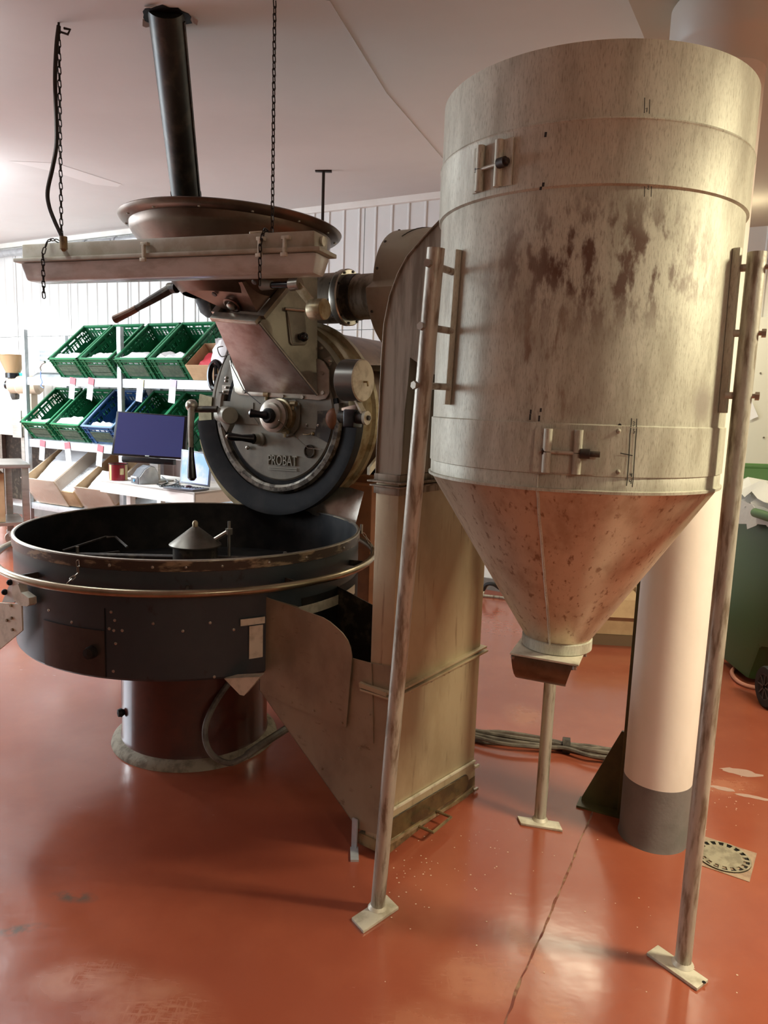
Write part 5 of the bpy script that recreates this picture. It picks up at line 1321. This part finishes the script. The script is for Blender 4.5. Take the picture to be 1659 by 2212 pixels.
for k, (lb, (px, py), w, d, h) in enumerate(LOWB):
    b = make_carton('cardboard_box', lb, w, d, h); b['group'] = 'boxes on the bottom shelf'
    s = ws(onW(px, py, EF_ + 0.1)); set_tilt(b, s, 0.33, EF_ - 0.02, 0, radians(33))
    MB().box((w / 2, -0.012, h / 2 + 0.02), (w + 0.03, 0.012, h)).box((-0.012, d / 2, h * 0.7), (0.012, d, h * 0.6)).box((w + 0.012, d / 2, h * 0.7), (0.012, d, h * 0.6)).build('film_liner', 'film', b, bevel=0.004)
    for q, (y0, zz) in enumerate(((0.03, h - 0.08), (0.16, h - 0.06), (0.30, h - 0.04), (0.42, h - 0.02))):
        if k == 1 and q > 1: continue
        e = crumple(w - 0.08, 0.20, 6, 4, 0.012, 200 + 10 * k + q); place(e, Matrix.Rotation(0.12, 3, 'X'), (0.04, y0, zz - 0.02))
        eo = e.build('envelope_stack', 'paper', None); eo.matrix_world = Matrix.Translation(b.location) @ b.rotation_euler.to_matrix().to_4x4()
        tag(eo, ('white envelopes, %s layer in the leftmost bottom shelf box' if k == 0 else 'white envelopes, %s layer in the bottom box by the desk') % ('front', 'second', 'third', 'rear')[q], 'envelopes', 'envelopes in the bottom shelf boxes')
fb_ = thing('flat_carton', 'closed flat white and brown carton between the two bottom shelf boxes', 'box', (0, 0, 0))
MB().box((0.13, 0.30, 0.10), (0.24, 0.60, 0.20)).build('carton_body', 'card', fb_, bevel=0.003)
MB().box((0.13, 0.30, 0.203), (0.22, 0.58, 0.004)).build('white_lid', 'paper', fb_, smooth=False)
set_tilt(fb_, ws(onW(125, 1068, EF_ + 0.08)), 0.34, EF_ - 0.02, 0, radians(33))
# small lines of print on the lid
pr = MB()
for k, (x0, w) in enumerate(((0.05, 0.020), (0.085, 0.016), (0.112, 0.012))):
    y = 0.08
    while y < 0.36:
        l = random.uniform(0.015, 0.035); pr.box((x0, y + l / 2, 0.2055), (w * 0.5, l, 0.001)); y += l + 0.010
stuff(pr.build('lid_print', mat('print_grey', (0.35, 0.34, 0.33), 0.8), fb_, smooth=False))

# ================================================================= DESK with monitor and laptop
dz = 0.86
D0, D1 = atZ(216, 1036, dz), atZ(420, 1064, dz)
ddx = (D1 - D0).normalized(); ddy = V((-ddx.y, ddx.x, 0))
if ddy.y < 0: ddy = -ddy
DL = (D1 - D0).length; DD = 0.62
DK = thing('desk', 'white steel work desk with monitor and laptop in front of the rack', 'desk', V((D0.x, D0.y, 0)))
def DP(x, y, z): return V((D0.x, D0.y, 0)) + ddx * x + ddy * y + Z * z
MB().prism([DP(0, 0, dz - 0.02), DP(DL, 0, dz - 0.02), DP(DL, DD, dz - 0.02), DP(0, DD, dz - 0.02)], Z * 0.02).build('desk_top', 'white', DK, bevel=0.003)
MB().bar(DP(0, 0.006, dz - 0.05), DP(DL, 0.006, dz - 0.05), Z * 0.048, ddy * 0.006).build('apron', 'white', DK)
MB().bar(DP(DL - 0.006, 0, dz - 0.05), DP(DL - 0.006, DD, dz - 0.05), Z * 0.048, ddx * 0.006).build('apron', 'white', DK)
for x, y in ((0.28, 0.08), (DL - 0.03, 0.08), (0.05, DD - 0.05), (DL - 0.05, DD - 0.05)):
    MB().bar(DP(x, y, 0), DP(x, y, dz - 0.02), ddx * 0.025, ddy * 0.025).build('leg', 'white', DK, bevel=0.002)
MB().prism([DP(0.02, 0.04, 0.42), DP(DL - 0.02, 0.04, 0.42), DP(DL - 0.02, DD, 0.42), DP(0.02, DD, 0.42)], Z * 0.02).build('lower_board', 'white', DK)
# things below the desk
s_ = make_carton('storage_bin', 'small blue open bin on the lower board of the desk', 0.26, 0.34, 0.14, 'crate_b'); s_['category'] = 'bin'
s_.location = DP(0.02, 0.12, 0.445); s_.rotation_euler = (0, 0, atan2(ddx.y, ddx.x))
pp = crumple(0.40, 0.30, 8, 6, 0.05, 31); place(pp, Matrix.Rotation(atan2(ddx.y, ddx.x), 3, 'Z'), DP(0.45, 0.15, 0.475)); tag(pp.build('paper_pile', 'paper', None), 'loose white papers piled on the lower board of the desk', 'papers')
# monitor
M0 = [atY(252, 888, 5.95), atY(405, 899, 5.80), atY(398, 993, 5.80), atY(240, 983, 5.95)]
nm = (M0[1] - M0[0]).cross(M0[3] - M0[0]).normalized()
if nm.y > 0: nm = -nm
MO = thing('monitor', 'dark flat monitor standing tilted on the desk', 'monitor', DP(0.45, 0.32, dz))
MB().prism(M0, -nm * 0.035).build('monitor_case', 'blackgloss', MO, bevel=0.004)
ins = [0.05, 0.05, 0.06, 0.06]
cM = sum(M0, V((0, 0, 0))) / 4
S4 = [cM + (p - cM) * 0.93 + nm * 0.002 + Z * 0.004 for p in M0]
MB().prism(S4, nm * 0.001).build('screen', 'screen', MO, smooth=False)
b0, b1 = M0[3].lerp(M0[2], 0.18), M0[3].lerp(M0[2], 0.88)
MB().bar(b0 - Z * 0.025 + nm * 0.01, b1 - Z * 0.025 + nm * 0.01, Z * 0.022, nm * 0.025).build('sound_bar', 'blackgloss', MO, bevel=0.004)
fb2 = M0[3].lerp(M0[2], 0.55) - nm * 0.06
MB().bar(V((fb2.x, fb2.y, dz)), fb2 + Z * 0.10, ddx * 0.05, ddy * 0.012).build('stand', 'stainless', MO)
MB().bar(V((fb2.x, fb2.y, dz + 0.006)) - ddx * 0.12, V((fb2.x, fb2.y, dz + 0.006)) + ddx * 0.12, ddy * 0.09, Z * 0.006).build('stand_foot', 'stainless', MO, bevel=0.003)
q = M0[3].lerp(M0[2], 0.5) + Z * 0.012 + nm * 0.002; MB().bar(q - (M0[2] - M0[3]).normalized() * 0.018, q + (M0[2] - M0[3]).normalized() * 0.018, Z * 0.004, nm * 0.001).build('badge', 'letter', MO, smooth=False)
# coffee tin
tp = atZ(256, 1037, dz)
TN = thing('coffee_tin', 'red and gold open tin at the left end of the desk', 'tin', tp)
rt_ = 0.072; ht = 0.135
MB().lathe([(0.001, 0.002), (rt_, 0.002), (rt_, ht), (rt_ - 0.004, ht), (rt_ - 0.006, 0.01), (0.001, 0.01)], tp, seg=28).build('tin_body', 'maroon', TN)
MB().lathe([(rt_ - 0.004, ht - 0.006), (rt_ + 0.003, ht - 0.004), (rt_ + 0.003, ht + 0.002), (rt_ - 0.004, ht + 0.002)], tp, seg=28, close=True).build('tin_rim', 'soot', TN)
aa = atan2(-tp.y, -tp.x)
for a0_, a1_, m_ in ((0.75, 1.25, 'tin'), (-1.2, -0.8, 'tin')):
    MB().lathe([(rt_ + 0.0008, 0.004), (rt_ + 0.0008, ht - 0.008)], tp, seg=6, a0=aa + a0_, a1=aa + a1_).build('gold_band', m_, TN)
MB().lathe([(rt_ + 0.0012, 0.05), (rt_ + 0.0012, 0.10)], tp, seg=6, a0=aa + 0.15, a1=aa + 0.6).build('tin_label', 'tin', TN)
# label printer
pq = atZ(312, 1044, dz); LPn = thing('label_printer', 'rounded grey label printer on the desk below the monitor', 'printer', pq)
rz = Matrix.Rotation(-0.75, 3, 'Z')
prof = [(-0.085, 0.0), (-0.085, 0.055), (-0.070, 0.065), (-0.03, 0.115), (0.02, 0.142), (0.06, 0.13), (0.085, 0.09), (0.095, 0.03), (0.09, 0.0)]
MB().prism([pq + rz @ V((-0.058, y, z + 0.001)) for y, z in prof], rz @ V((0.116, 0, 0))).build('printer_case', 'printer', LPn, bevel=0.006)
for sx_ in (-0.064, 0.058):
    MB().prism([pq + rz @ V((sx_, y * 0.93, z * 0.96 + 0.002)) for y, z in prof], rz @ V((0.006, 0, 0))).build('side_cheek', 'galv', LPn, bevel=0.002)
MB().box(pq + rz @ V((0, -0.088, 0.054)), (0.09, 0.006, 0.012), rz).build('label_slot', 'paper', LPn)
q = pq + rz @ V((0, -0.086, 0.028)); MB().cyl(q, q + rz @ V((0, -0.004, 0)), 0.010, 14).build('feed_button', mat('button_blue', (0.08, 0.35, 0.7), 0.3), LPn)
# laptop
LT = thing('laptop', 'open laptop with bright blue screen at the right end of the desk', 'laptop', atZ(415, 1042, dz))
lq = [atY(388, 1043, 5.55), atY(452, 1052, 5.42), atY(458, 980, 5.50), atY(392, 970, 5.64)]
nl = (lq[1] - lq[0]).cross(lq[3] - lq[0]).normalized()
if nl.y > 0: nl = -nl
MB().prism(lq, -nl * 0.008).build('laptop_lid', 'printer', LT, bevel=0.002)
cq_ = sum(lq, V((0, 0, 0))) / 4
MB().prism([cq_ + (p - cq_) * 0.90 + nl * 0.002 for p in lq], nl * 0.001).build('laptop_screen', 'laptop', LT, smooth=False)
kb = [V((lq[0].x, lq[0].y, dz + 0.004)), V((lq[1].x, lq[1].y, dz + 0.004))]
kd = -ddy * 0.16
MB().prism([kb[0], kb[1], kb[1] + kd, kb[0] + kd], Z * 0.014).build('laptop_base', 'printer', LT, bevel=0.002)
ky = MB()
for r in range(4):
    for c in range(9):
        p = kb[0].lerp(kb[1], (c + 0.8) / 10) + kd * ((r + 1) / 6.5) + Z * 0.016; ky.box(p, (0.012, 0.012, 0.003), Matrix.Rotation(atan2(ddx.y, ddx.x), 3, 'Z'))
stuff(ky.build('keys', 'blackgloss', LT, smooth=False))
# mouse on a dark pad
mq = atZ(407, 1057, dz)
MS = thing('computer_mouse', 'dark red computer mouse on the desk in front of the laptop', 'mouse', mq)
MB().ball(mq + Z * 0.016, 0.034, 14, (1.0, 0.75, 0.48)).build('mouse_shell', mat('mouse_red', (0.05, 0.006, 0.008), 0.25), MS)
MB().cyl(mq + V((0, -0.022, 0.028)), mq + V((0.006, -0.022, 0.028)), 0.005, 8).build('mouse_wheel', 'blackgloss', MS)
cb_ = MB()
cb_.tube(smooth([atZ(350, 1030, dz + 0.008), atZ(362, 1042, dz + 0.008), atZ(345, 1050, dz + 0.006), atZ(372, 1048, dz + 0.01), atZ(386, 1040, dz + 0.012)]), 0.006, 6)
cb_.tube(smooth([atZ(340, 1046, dz + 0.006), atZ(360, 1050, dz + 0.008), atZ(385, 1046, dz + 0.006), atZ(380, 1036, dz + 0.01)]), 0.006, 6)
tag(cb_.build('desk_cables', 'blackgloss', None), 'tangled black cables on the desk between printer and laptop', 'cables')

# ================================================================= LEFT SIDE: stainless table, counter, grinder, scale
tzb = 0.86
T1 = atZ(66, 1003, tzb); 
tdx = V((0.94, 0.06, 0)).normalized(); tdx = (T1 - atZ(0, 1004, tzb)).normalized()
tdy = V((-tdx.y, tdx.x, 0))
ST = thing('stainless_table', 'stainless steel table on castors at the left edge', 'table', V((T1.x - 0.6, T1.y + 0.3, 0)))
def TQ(x, y, z): return V((T1.x, T1.y, 0)) - tdx * x + tdy * y + Z * z
MB().prism([TQ(0, 0, tzb - 0.035), TQ(1.4, 0, tzb - 0.035), TQ(1.4, 0.7, tzb - 0.035), TQ(0, 0.7, tzb - 0.035)], Z * 0.035).build('table_top', 'stainless', ST, bevel=0.004)
for i, (x, y) in enumerate(((0.045, 0.05), (1.30, 0.05), (0.13, 0.62), (1.30, 0.62))):
    MB().bar(TQ(x, y, 0.13), TQ(x, y, tzb - 0.03), tdx * 0.03, tdy * 0.03).build('leg', 'stainless', ST, bevel=0.003)
    c = TQ(x, y, 0.055)
    w = MB().cyl(c - tdy * 0.014, c + tdy * 0.014, 0.055, 20).build('castor_wheel', 'white', ST)
    MB().prism([c + V((-0.02, -0.022, 0.0)), c + V((0.03, -0.022, 0.02)), c + V((0.035, -0.022, 0.08)), c + V((-0.035, -0.022, 0.08))], V((0, 0.044, 0))).build('castor_fork', 'white', w)
MB().prism([TQ(0.05, 0.05, 0.27), TQ(1.3, 0.05, 0.27), TQ(1.3, 0.62, 0.27), TQ(0.05, 0.62, 0.27)], Z * 0.03).build('lower_shelf', 'stainless', ST)
ob = thing('cardboard_carton', 'large plain orange brown carton under the stainless table', 'box', TQ(0.8, 0.35, 0.3))
MB().prism([TQ(0.22, 0.10, 0.302), TQ(0.80, 0.10, 0.302), TQ(0.80, 0.55, 0.302), TQ(0.22, 0.55, 0.302)], Z * 0.46).build('carton_body', 'card', ob, bevel=0.004)
for k in (0, 1):
    y = 0.10 + 0.228 * k
    MB().prism([TQ(0.22, y, 0.764), TQ(0.80, y, 0.764), TQ(0.80, y + 0.222, 0.764), TQ(0.22, y + 0.222, 0.764)], Z * 0.004).build('carton_flap', 'card', ob, smooth=False)
# counter at the far left
kz = 1.15; yk = 8.35
CT = thing('steel_counter', 'stainless counter with splash panel under the grinder at far left', 'counter', atY(20, 1000, yk))
c0_ = atY(50, 925, yk - 0.2); c0_.z = 0
def KQ(x, y, z): return c0_ - WD * x + WN * y + Z * z
MB().prism([KQ(0, 0, kz - 0.10), KQ(1.3, 0, kz - 0.10), KQ(1.3, 0.6, kz - 0.10), KQ(0, 0.6, kz - 0.10)], Z * 0.10).build('counter_top', mat('pale_top', (0.58, 0.53, 0.44), 0.4, 0.3), CT, bevel=0.004)
MB().prism([KQ(0, -0.02, kz - 0.12), KQ(0.16, -0.02, kz - 0.12), KQ(0.16, -0.02, kz + 0.18), KQ(0, -0.02, kz + 0.18)], WN * 0.01).build('splash_panel', 'stainless', CT)
for x in (0.06, 1.2):
    for y in (0.06, 0.54): MB().bar(KQ(x, y, 0), KQ(x, y, kz - 0.10), WD * 0.03, WN * 0.03).build('leg', 'stainless', CT)
MB().prism([KQ(0.05, 0.56, 0.2), KQ(1.25, 0.56, 0.2), KQ(1.25, 0.56, kz - 0.1), KQ(0.05, 0.56, kz - 0.1)], WN * 0.02).build('back_panel', 'soot', CT)
wr = thing('wire_basket', 'white wire basket on the counter at the left edge', 'basket', KQ(0.32, 0.2, kz))
for k in range(4):
    x = 0.20 + k * 0.05
    MB().tube([KQ(x, 0.06, kz + 0.004), KQ(x, 0.06, kz + 0.10), KQ(x, 0.30, kz + 0.10), KQ(x, 0.30, kz + 0.004)], 0.006, 6).build('wire', 'white', wr)
MB().tube([KQ(0.16, 0.06, kz + 0.10), KQ(0.42, 0.06, kz + 0.10)], 0.006, 6).build('wire', 'white', wr)
MB().tube([KQ(0.16, 0.06, kz + 0.05), KQ(0.42, 0.06, kz + 0.05)], 0.006, 6).build('wire', 'white', wr)
# grinder
yg = 8.6
def GQ(px, py): return atY(px, py, yg)
gb = GQ(55, 900); GR = thing('coffee_grinder', 'beige shop coffee grinder with smoked plastic hopper at far left', 'grinder', V((gb.x, gb.y, kz)))
k_ = yg / F_PX
gc = GQ(27, 768)
MB().lathe([(0.075, -0.20), (0.16, 0.0), (0.168, 0.0), (0.168, 0.008), (0.155, 0.008), (0.06, -0.195)], gc, seg=28).build('hopper', 'hopperplastic', GR)
MB().lathe([(0.085, 0), (0.085, -0.055), (0.06, -0.06), (0.06, -0.09), (0.001, -0.09)], gc - Z * 0.20, seg=20).build('hopper_neck', 'blackgloss', GR)
q = GQ(42, 809); MB().box(q, (0.10, 0.05, 0.04)).build('release_slide', 'teal', GR, bevel=0.004)
b0, b1 = GQ(20, 832), GQ(78, 832)
MB().lathe([(0.001, 0.0), (0.075, 0.0), (0.095, 0.02), (0.095, 0.10), (0.11, 0.12), (0.11, (b1 - b0).length + 0.02), (0.08, (b1 - b0).length + 0.06), (0.001, (b1 - b0).length + 0.06)], b0, (b1 - b0), seg=28).build('motor_housing', 'beige', GR)
q = GQ(13, 831); MB().cyl(q, b0, 0.05, 16).build('adjust_knob', 'blackgloss', GR)
q = GQ(26, 852); MB().prism([GQ(19, 845), GQ(34, 845), GQ(33, 862), GQ(26, 864), GQ(23, 858)], V((0, 0.1, 0))).build('spout', 'soot', GR, bevel=0.004)
p_ = GQ(58, 850); MB().box(V((p_.x + 0.02, p_.y, (kz + p_.z) / 2)), (0.14, 0.16, p_.z - kz)).build('pedestal', 'beige', GR, bevel=0.012)
MB().box(V((p_.x, p_.y, kz + 0.015)), (0.30, 0.26, 0.03)).build('grinder_foot', 'beige', GR, bevel=0.006)
# white scale with hand grip and blue cord on the rack
scq = WP(ws(onW(98, 790, 0.5)), 0.50, 1.70)
SCB = thing('hand_scale', 'white wedge shaped scale left of the crates on the top shelf', 'scale', scq)
zS = onW(98, 800, 0.5).z
def SQ(px, py, e): return onW(px, py, e)
MB().add([SQ(75, 804, 0.60), SQ(120, 805, 0.60), SQ(112, 785, 0.5), SQ(82, 784, 0.5), SQ(75, 804, 0.60) + WN * 0.25, SQ(120, 805, 0.60) + WN * 0.25, SQ(112, 785, 0.5) + WN * 0.2, SQ(82, 784, 0.5) + WN * 0.2], [(0, 1, 2, 3), (4, 5, 6, 7), (0, 1, 5, 4), (1, 2, 6, 5), (2, 3, 7, 6), (3, 0, 4, 7)]).build('scale_body', 'white', SCB, bevel=0.004)
MB().tube([SQ(88, 802, 0.66), SQ(86, 794, 0.66), SQ(91, 785, 0.66), SQ(97, 782, 0.66)], 0.014, 8).build('grip', 'stainless', SCB)
MB().tube(smooth([SQ(88, 802, 0.68), SQ(88, 815, 0.68), SQ(91, 826, 0.68), SQ(88, 833, 0.68), SQ(94, 838, 0.68)]), 0.005, 6).build('cord', 'bluecord', SCB)

# ================================================================= BEHIND THE SILO: carton, hose roll, cables, bin, cabinet
cq0, cq1 = atZ(1262, 1391, 0.0), atZ(1375, 1397, 0.0)
ce = (cq1 - cq0).normalized(); cn = V((-ce.y, ce.x, 0))
PB = thing('wood_pallet', 'dark flat wooden board under the carton behind the silo cone', 'pallet', cq0.lerp(cq1, 0.5))
for k in range(3): MB().prism([cq0 + cn * (0.14 * k) - ce * 0.06, cq0 + cn * (0.14 * k + 0.12) - ce * 0.06, cq1 + cn * (0.14 * k + 0.12) + ce * 0.1, cq1 + cn * (0.14 * k) + ce * 0.1], Z * 0.07).build('plank', 'wood', PB, smooth=False)
cl_ = (cq1 - cq0).length + 0.12
CB = make_carton('open_carton', 'open pale cardboard carton on the floor behind the silo cone', cl_, 0.38, 0.24, 'card')
CB.location = cq0 + cn * 0.015 + Z * 0.072 - ce * 0.04; CB.rotation_euler = (0, 0, atan2(ce.y, ce.x))
for (y0, y1, z1) in ((0.0, -0.02, -0.06),): MB().strip([V((0, -0.002, 0.24)), V((cl_, -0.002, 0.24))], [V((0, -0.045, 0.13)), V((cl_, -0.045, 0.13))], V((0, -0.004, 0.001))).build('open_flap', 'card', CB)
MB().strip([V((0.2, 0.37, 0.24)), V((cl_, 0.37, 0.24))], [V((0.24, 0.50, 0.33)), V((cl_, 0.50, 0.33))], V((0, 0, 0.004))).build('open_flap', 'card', CB)
jk = crumple(cl_ - 0.1, 0.28, 6, 5, 0.06, 91); place(jk, Matrix.Rotation(atan2(ce.y, ce.x), 3, 'Z'), CB.location + ce * 0.05 + cn * 0.05 + Z * 0.20); tag(jk.build('crumpled_packing', 'card', None), 'crumpled brown packing paper in the carton behind the silo', 'packing')
tb_ = MB()
tq = thing('tube_frame', 'low metal tube frame with black strap on the floor by the wall', 'frame', atZ(1060, 1275, 0))
MB().tube(smooth([atZ(1042, 1285, 0.012), atZ(1049, 1270, 0.06), atZ(1062, 1262, 0.10), atZ(1100, 1275, 0.10)]), 0.010, 8).build('tube', 'tube', tq)
MB().tube(smooth([atZ(1040, 1286, 0.012), atZ(1080, 1290, 0.012), atZ(1110, 1296, 0.012)]), 0.010, 8).build('tube', 'tube', tq)
MB().tube(smooth([atZ(1044, 1274, 0.06), atZ(1052, 1262, 0.12), atZ(1066, 1262, 0.13), atZ(1078, 1270, 0.09)]), 0.016, 8).build('strap', 'rubber', tq)
# bundle of cables on the floor
KB = thing('cable_bundle', 'taped bundle of grey cables lying on the floor behind the back leg', 'cables', atZ(1165, 1608, 0))
ctr = [(985, 1570), (1030, 1586), (1090, 1596), (1165, 1606), (1222, 1612), (1275, 1624), (1325, 1630), (1380, 1634)]
for k in range(7):
    offy = (k - 3) * 3.6
    P_ = []
    for i, (x, y) in enumerate(ctr):
        sp_r = 0.55 if i in (4,) else 1.0
        P_.append(atZ(x, y + offy * sp_r + random.uniform(-4, 4) * (sp_r > 0.9), 0.010 + 0.012 * (k % 3)))
    MB().tube(smooth(P_, 5), 0.0095, 7).build('cable', 'cable', KB)
q0, q1 = atZ(1215, 1611, 0.022), atZ(1231, 1613, 0.022)
MB().cyl(q0, q1, 0.040, 14).build('tape', 'soot', KB)
# green wheeled bin
bL = V((2.16, 4.50, 0)); bx_ = V((-0.04, -1.0, 0)).normalized(); by_ = V((1.0, -0.04, 0)).normalized()
WB = thing('wheeled_bin', 'dark green wheeled bin with white bag at the right edge', 'bin', bL + bx_ * 0.36 + by_ * 0.28)
def BQ(x, y, z): return bL + bx_ * x + by_ * y + Z * z
bz = 1.02
def brect(i, z, lx_=0.70, ly_=0.56): return [BQ(i, i, z), BQ(lx_ - i, i, z), BQ(lx_ - i, ly_ - i, z), BQ(i, ly_ - i, z)]
b = brect(0.05, 0.05); t = brect(0.0, bz)
prof = [(0.03, 0.03), (0.42, 0.03), (0.52, 0.26), (0.67, 0.30), (0.70, bz), (0.0, bz)]
MB().prism([BQ(x, 0.0, z) for x, z in prof], by_ * 0.56).build('bin_body', 'bin', WB, bevel=0.03)
b = brect(-0.025, bz - 0.03); MB().prism(b, Z * 0.035).build('bin_rim', 'bin', WB, bevel=0.01)
for y in (-0.03, 0.53):
    c = BQ(0.74, y, 0.112)
    w = MB().lathe([(0.07, -0.028), (0.105, -0.028), (0.112, -0.015), (0.112, 0.015), (0.105, 0.028), (0.07, 0.028)], c, by_, seg=36, close=True).build('wheel', 'rubber', WB)
    MB().lathe([(0.02, 0.024), (0.072, 0.024), (0.072, -0.024), (0.02, -0.024)], c, by_, seg=30, close=True).build('wheel_disc', 'rubber', w)
    MB().lathe([(0.066, 0.027), (0.074, 0.027), (0.074, -0.027), (0.066, -0.027)], c, by_, seg=30, close=True).build('wheel_ring', 'hub', w)
    for k in range(8):
        an = 2 * pi * k / 8; d = bx_ * cos(an) + Z * sin(an)
        MB().bar(c + d * 0.012 - by_ * 0.026, c + d * 0.068 - by_ * 0.026, by_.cross(d) * 0.0035, by_ * 0.003).build('spoke', 'hub', w, smooth=False)
MB().cyl(BQ(0.74, 0.0, 0.112), BQ(0.74, 0.53, 0.112), 0.012, 10).build('axle', 'steel', WB)
MB().bar(BQ(0.66, 0.07, 0.12), BQ(0.66, 0.07, 0.32), bx_ * 0.07, by_ * 0.02).build('axle_block', 'bin', WB)
MB().cyl(BQ(0.40, -0.05, bz - 0.01), BQ(0.74, -0.05, bz - 0.01), 0.026, 14).build('grip_bar', 'binlight', WB, bevel=0.004)
MB().cyl(BQ(-0.06, 0.02, bz + 0.22), BQ(-0.06, 0.60, bz + 0.22), 0.018, 12).build('lid_edge', 'binlight', WB)
MB().prism([BQ(-0.05, 0.02, bz + 0.22), BQ(-0.05, 0.56, bz + 0.22), BQ(-0.03, 0.56, bz - 0.02), BQ(-0.03, 0.02, bz - 0.02)], bx_ * -0.012).build('lid', 'binlight', WB)
bg = crumple(0.72, 0.62, 9, 8, 0.09, 55)
place(bg, Matrix(((bx_.x, by_.x, 0), (bx_.y, by_.y, 0), (0, 0, 1))), BQ(-0.01, -0.04, bz + 0.03))
go = bg.build('bin_bag', 'bag', None); tag(go, 'crumpled white plastic bag lining the top of the green bin', 'bag')
sk = MB(); A = [BQ(0.70 * i / 12, -0.035 - 0.012 * (i % 2), bz + 0.03) for i in range(13)]; B = [BQ(0.70 * i / 12, -0.04 - 0.02 * ((i + 1) % 2), bz - 0.06 - 0.06 * random.random()) for i in range(13)]
sk.strip(A, B, by_ * 0.002).build('bag_skirt', 'bag', go)
# printed badge: rounded frame with letter and the word below, on the side facing the room
fx = by_; 
def side_pt(px, py): return onP(px, py, BQ(0.0, 0.018, 0.8), by_)
p = [side_pt(1649, 1160), side_pt(1700, 1158), side_pt(1700, 1196), side_pt(1648, 1197)]
MB().tube(p, 0.0035, 5, closed=True).build('badge_frame', 'letter', WB)
def put_text(body, pA, pB, size, name, m, par, n, up=Z):
    t_ = text_mb(body, size, 0.001)
    x0 = min(v.x for v in t_.v); d = (pB - pA).normalized(); d = V((d.x, d.y, 0)).normalized()
    t_.v = [pA + d * (v.x - x0) + up * v.y + n * (v.z + 0.003) for v in t_.v]
    return t_.build(name, m, par, smooth=False)
pA = side_pt(1644, 1210); put_text('Bin', pA, pA + bx_, 0.075, 'badge_word', 'letter', WB, -by_)
pA = side_pt(1654, 1194); put_text('E', pA, pA + bx_, 0.05, 'badge_letter', 'letter', WB, -by_)
# pink hose on the floor behind the bin wheel
hp_ = smooth([atZ(1659, 1442, 0.012), atZ(1620, 1440, 0.012), atZ(1592, 1441, 0.012), atZ(1581, 1452, 0.012), atZ(1590, 1468, 0.012), atZ(1610, 1480, 0.012), atZ(1640, 1486, 0.012), atZ(1680, 1488, 0.012)])
tag(MB().tube(hp_, 0.012, 8).build('water_hose', 'hose', None), 'pink rubber hose looped on the floor by the bin wheel', 'hose')
# grey cabinet with yellow cloth, seen between column and leg
gx = onW(1536, 1250, 0.30)
CBN = thing('grey_cabinet', 'low pale grey cabinet against the wall between column and right leg', 'cabinet', V((gx.x, gx.y, 0)))
gs = ws(gx)
MB().box(WP(gs + 0.10, 0.18, 0.60), (0.50, 0.30, 0.50), RW).build('cabinet_body', mat('cab_paint', (0.36, 0.36, 0.28), 0.5), CBN, bevel=0.005)
MB().box(WP(gs + 0.10, 0.17, 0.18), (0.46, 0.26, 0.34), RW).build('plinth', 'green', CBN, bevel=0.004)
for ds in (-0.022, 0.222):
    MB().box(WP(gs + ds, 0.336, 0.60), (0.235, 0.012, 0.46), RW).build('cabinet_door', M['doorp'], CBN, bevel=0.003)
MB().cyl(WP(gs + 0.07, 0.345, 0.62), WP(gs + 0.07, 0.365, 0.62), 0.012, 10).build('door_knob', 'steel', CBN)
yc = MB()
A = []; B = []
for i in range(7):
    s0 = gs - 0.10 + 0.028 * i
    A.append(WP(s0, 0.20 + 0.01 * (i % 2), 0.875)); B.append(WP(s0 + 0.01, 0.352 + 0.012 * (i % 2), 0.872))
C_ = [WP(ws(p) , 0.36 + 0.012 * (i % 2), 0.66 + 0.02 * (i % 3)) for i, p in enumerate(B)]
yc.strip(A, B, Z * 0.006); yc.strip(B, C_, -WN * 0.006)
tag(yc.build('yellow_cloth', 'yellow', None), 'yellow cloth hanging over the edge of the grey cabinet', 'cloth')
# loose sheet taped to the wall and a cable coil
q = [onW(px, py, 0.066) for px, py in ((1623, 865), (1638, 900), (1619, 908))]
tag(MB().prism(q, WN * 0.002).build('paper_sheet', 'paper', None, smooth=False), 'small white triangular paper on the wall beside right leg', 'paper')
lo_ = MB()
for k in range(3):
    lo_.tube(smooth([onW(px + 3 * k, py, 0.05 + 0.012 * k) for px, py in ((1612, 600), (1604, 640), (1601, 680), (1606, 695), (1613, 660), (1616, 610))]), 0.007, 6)
tag(lo_.build('cable_coil', 'soot', None), 'dark cable coil hanging on the wall behind the right leg', 'cable')
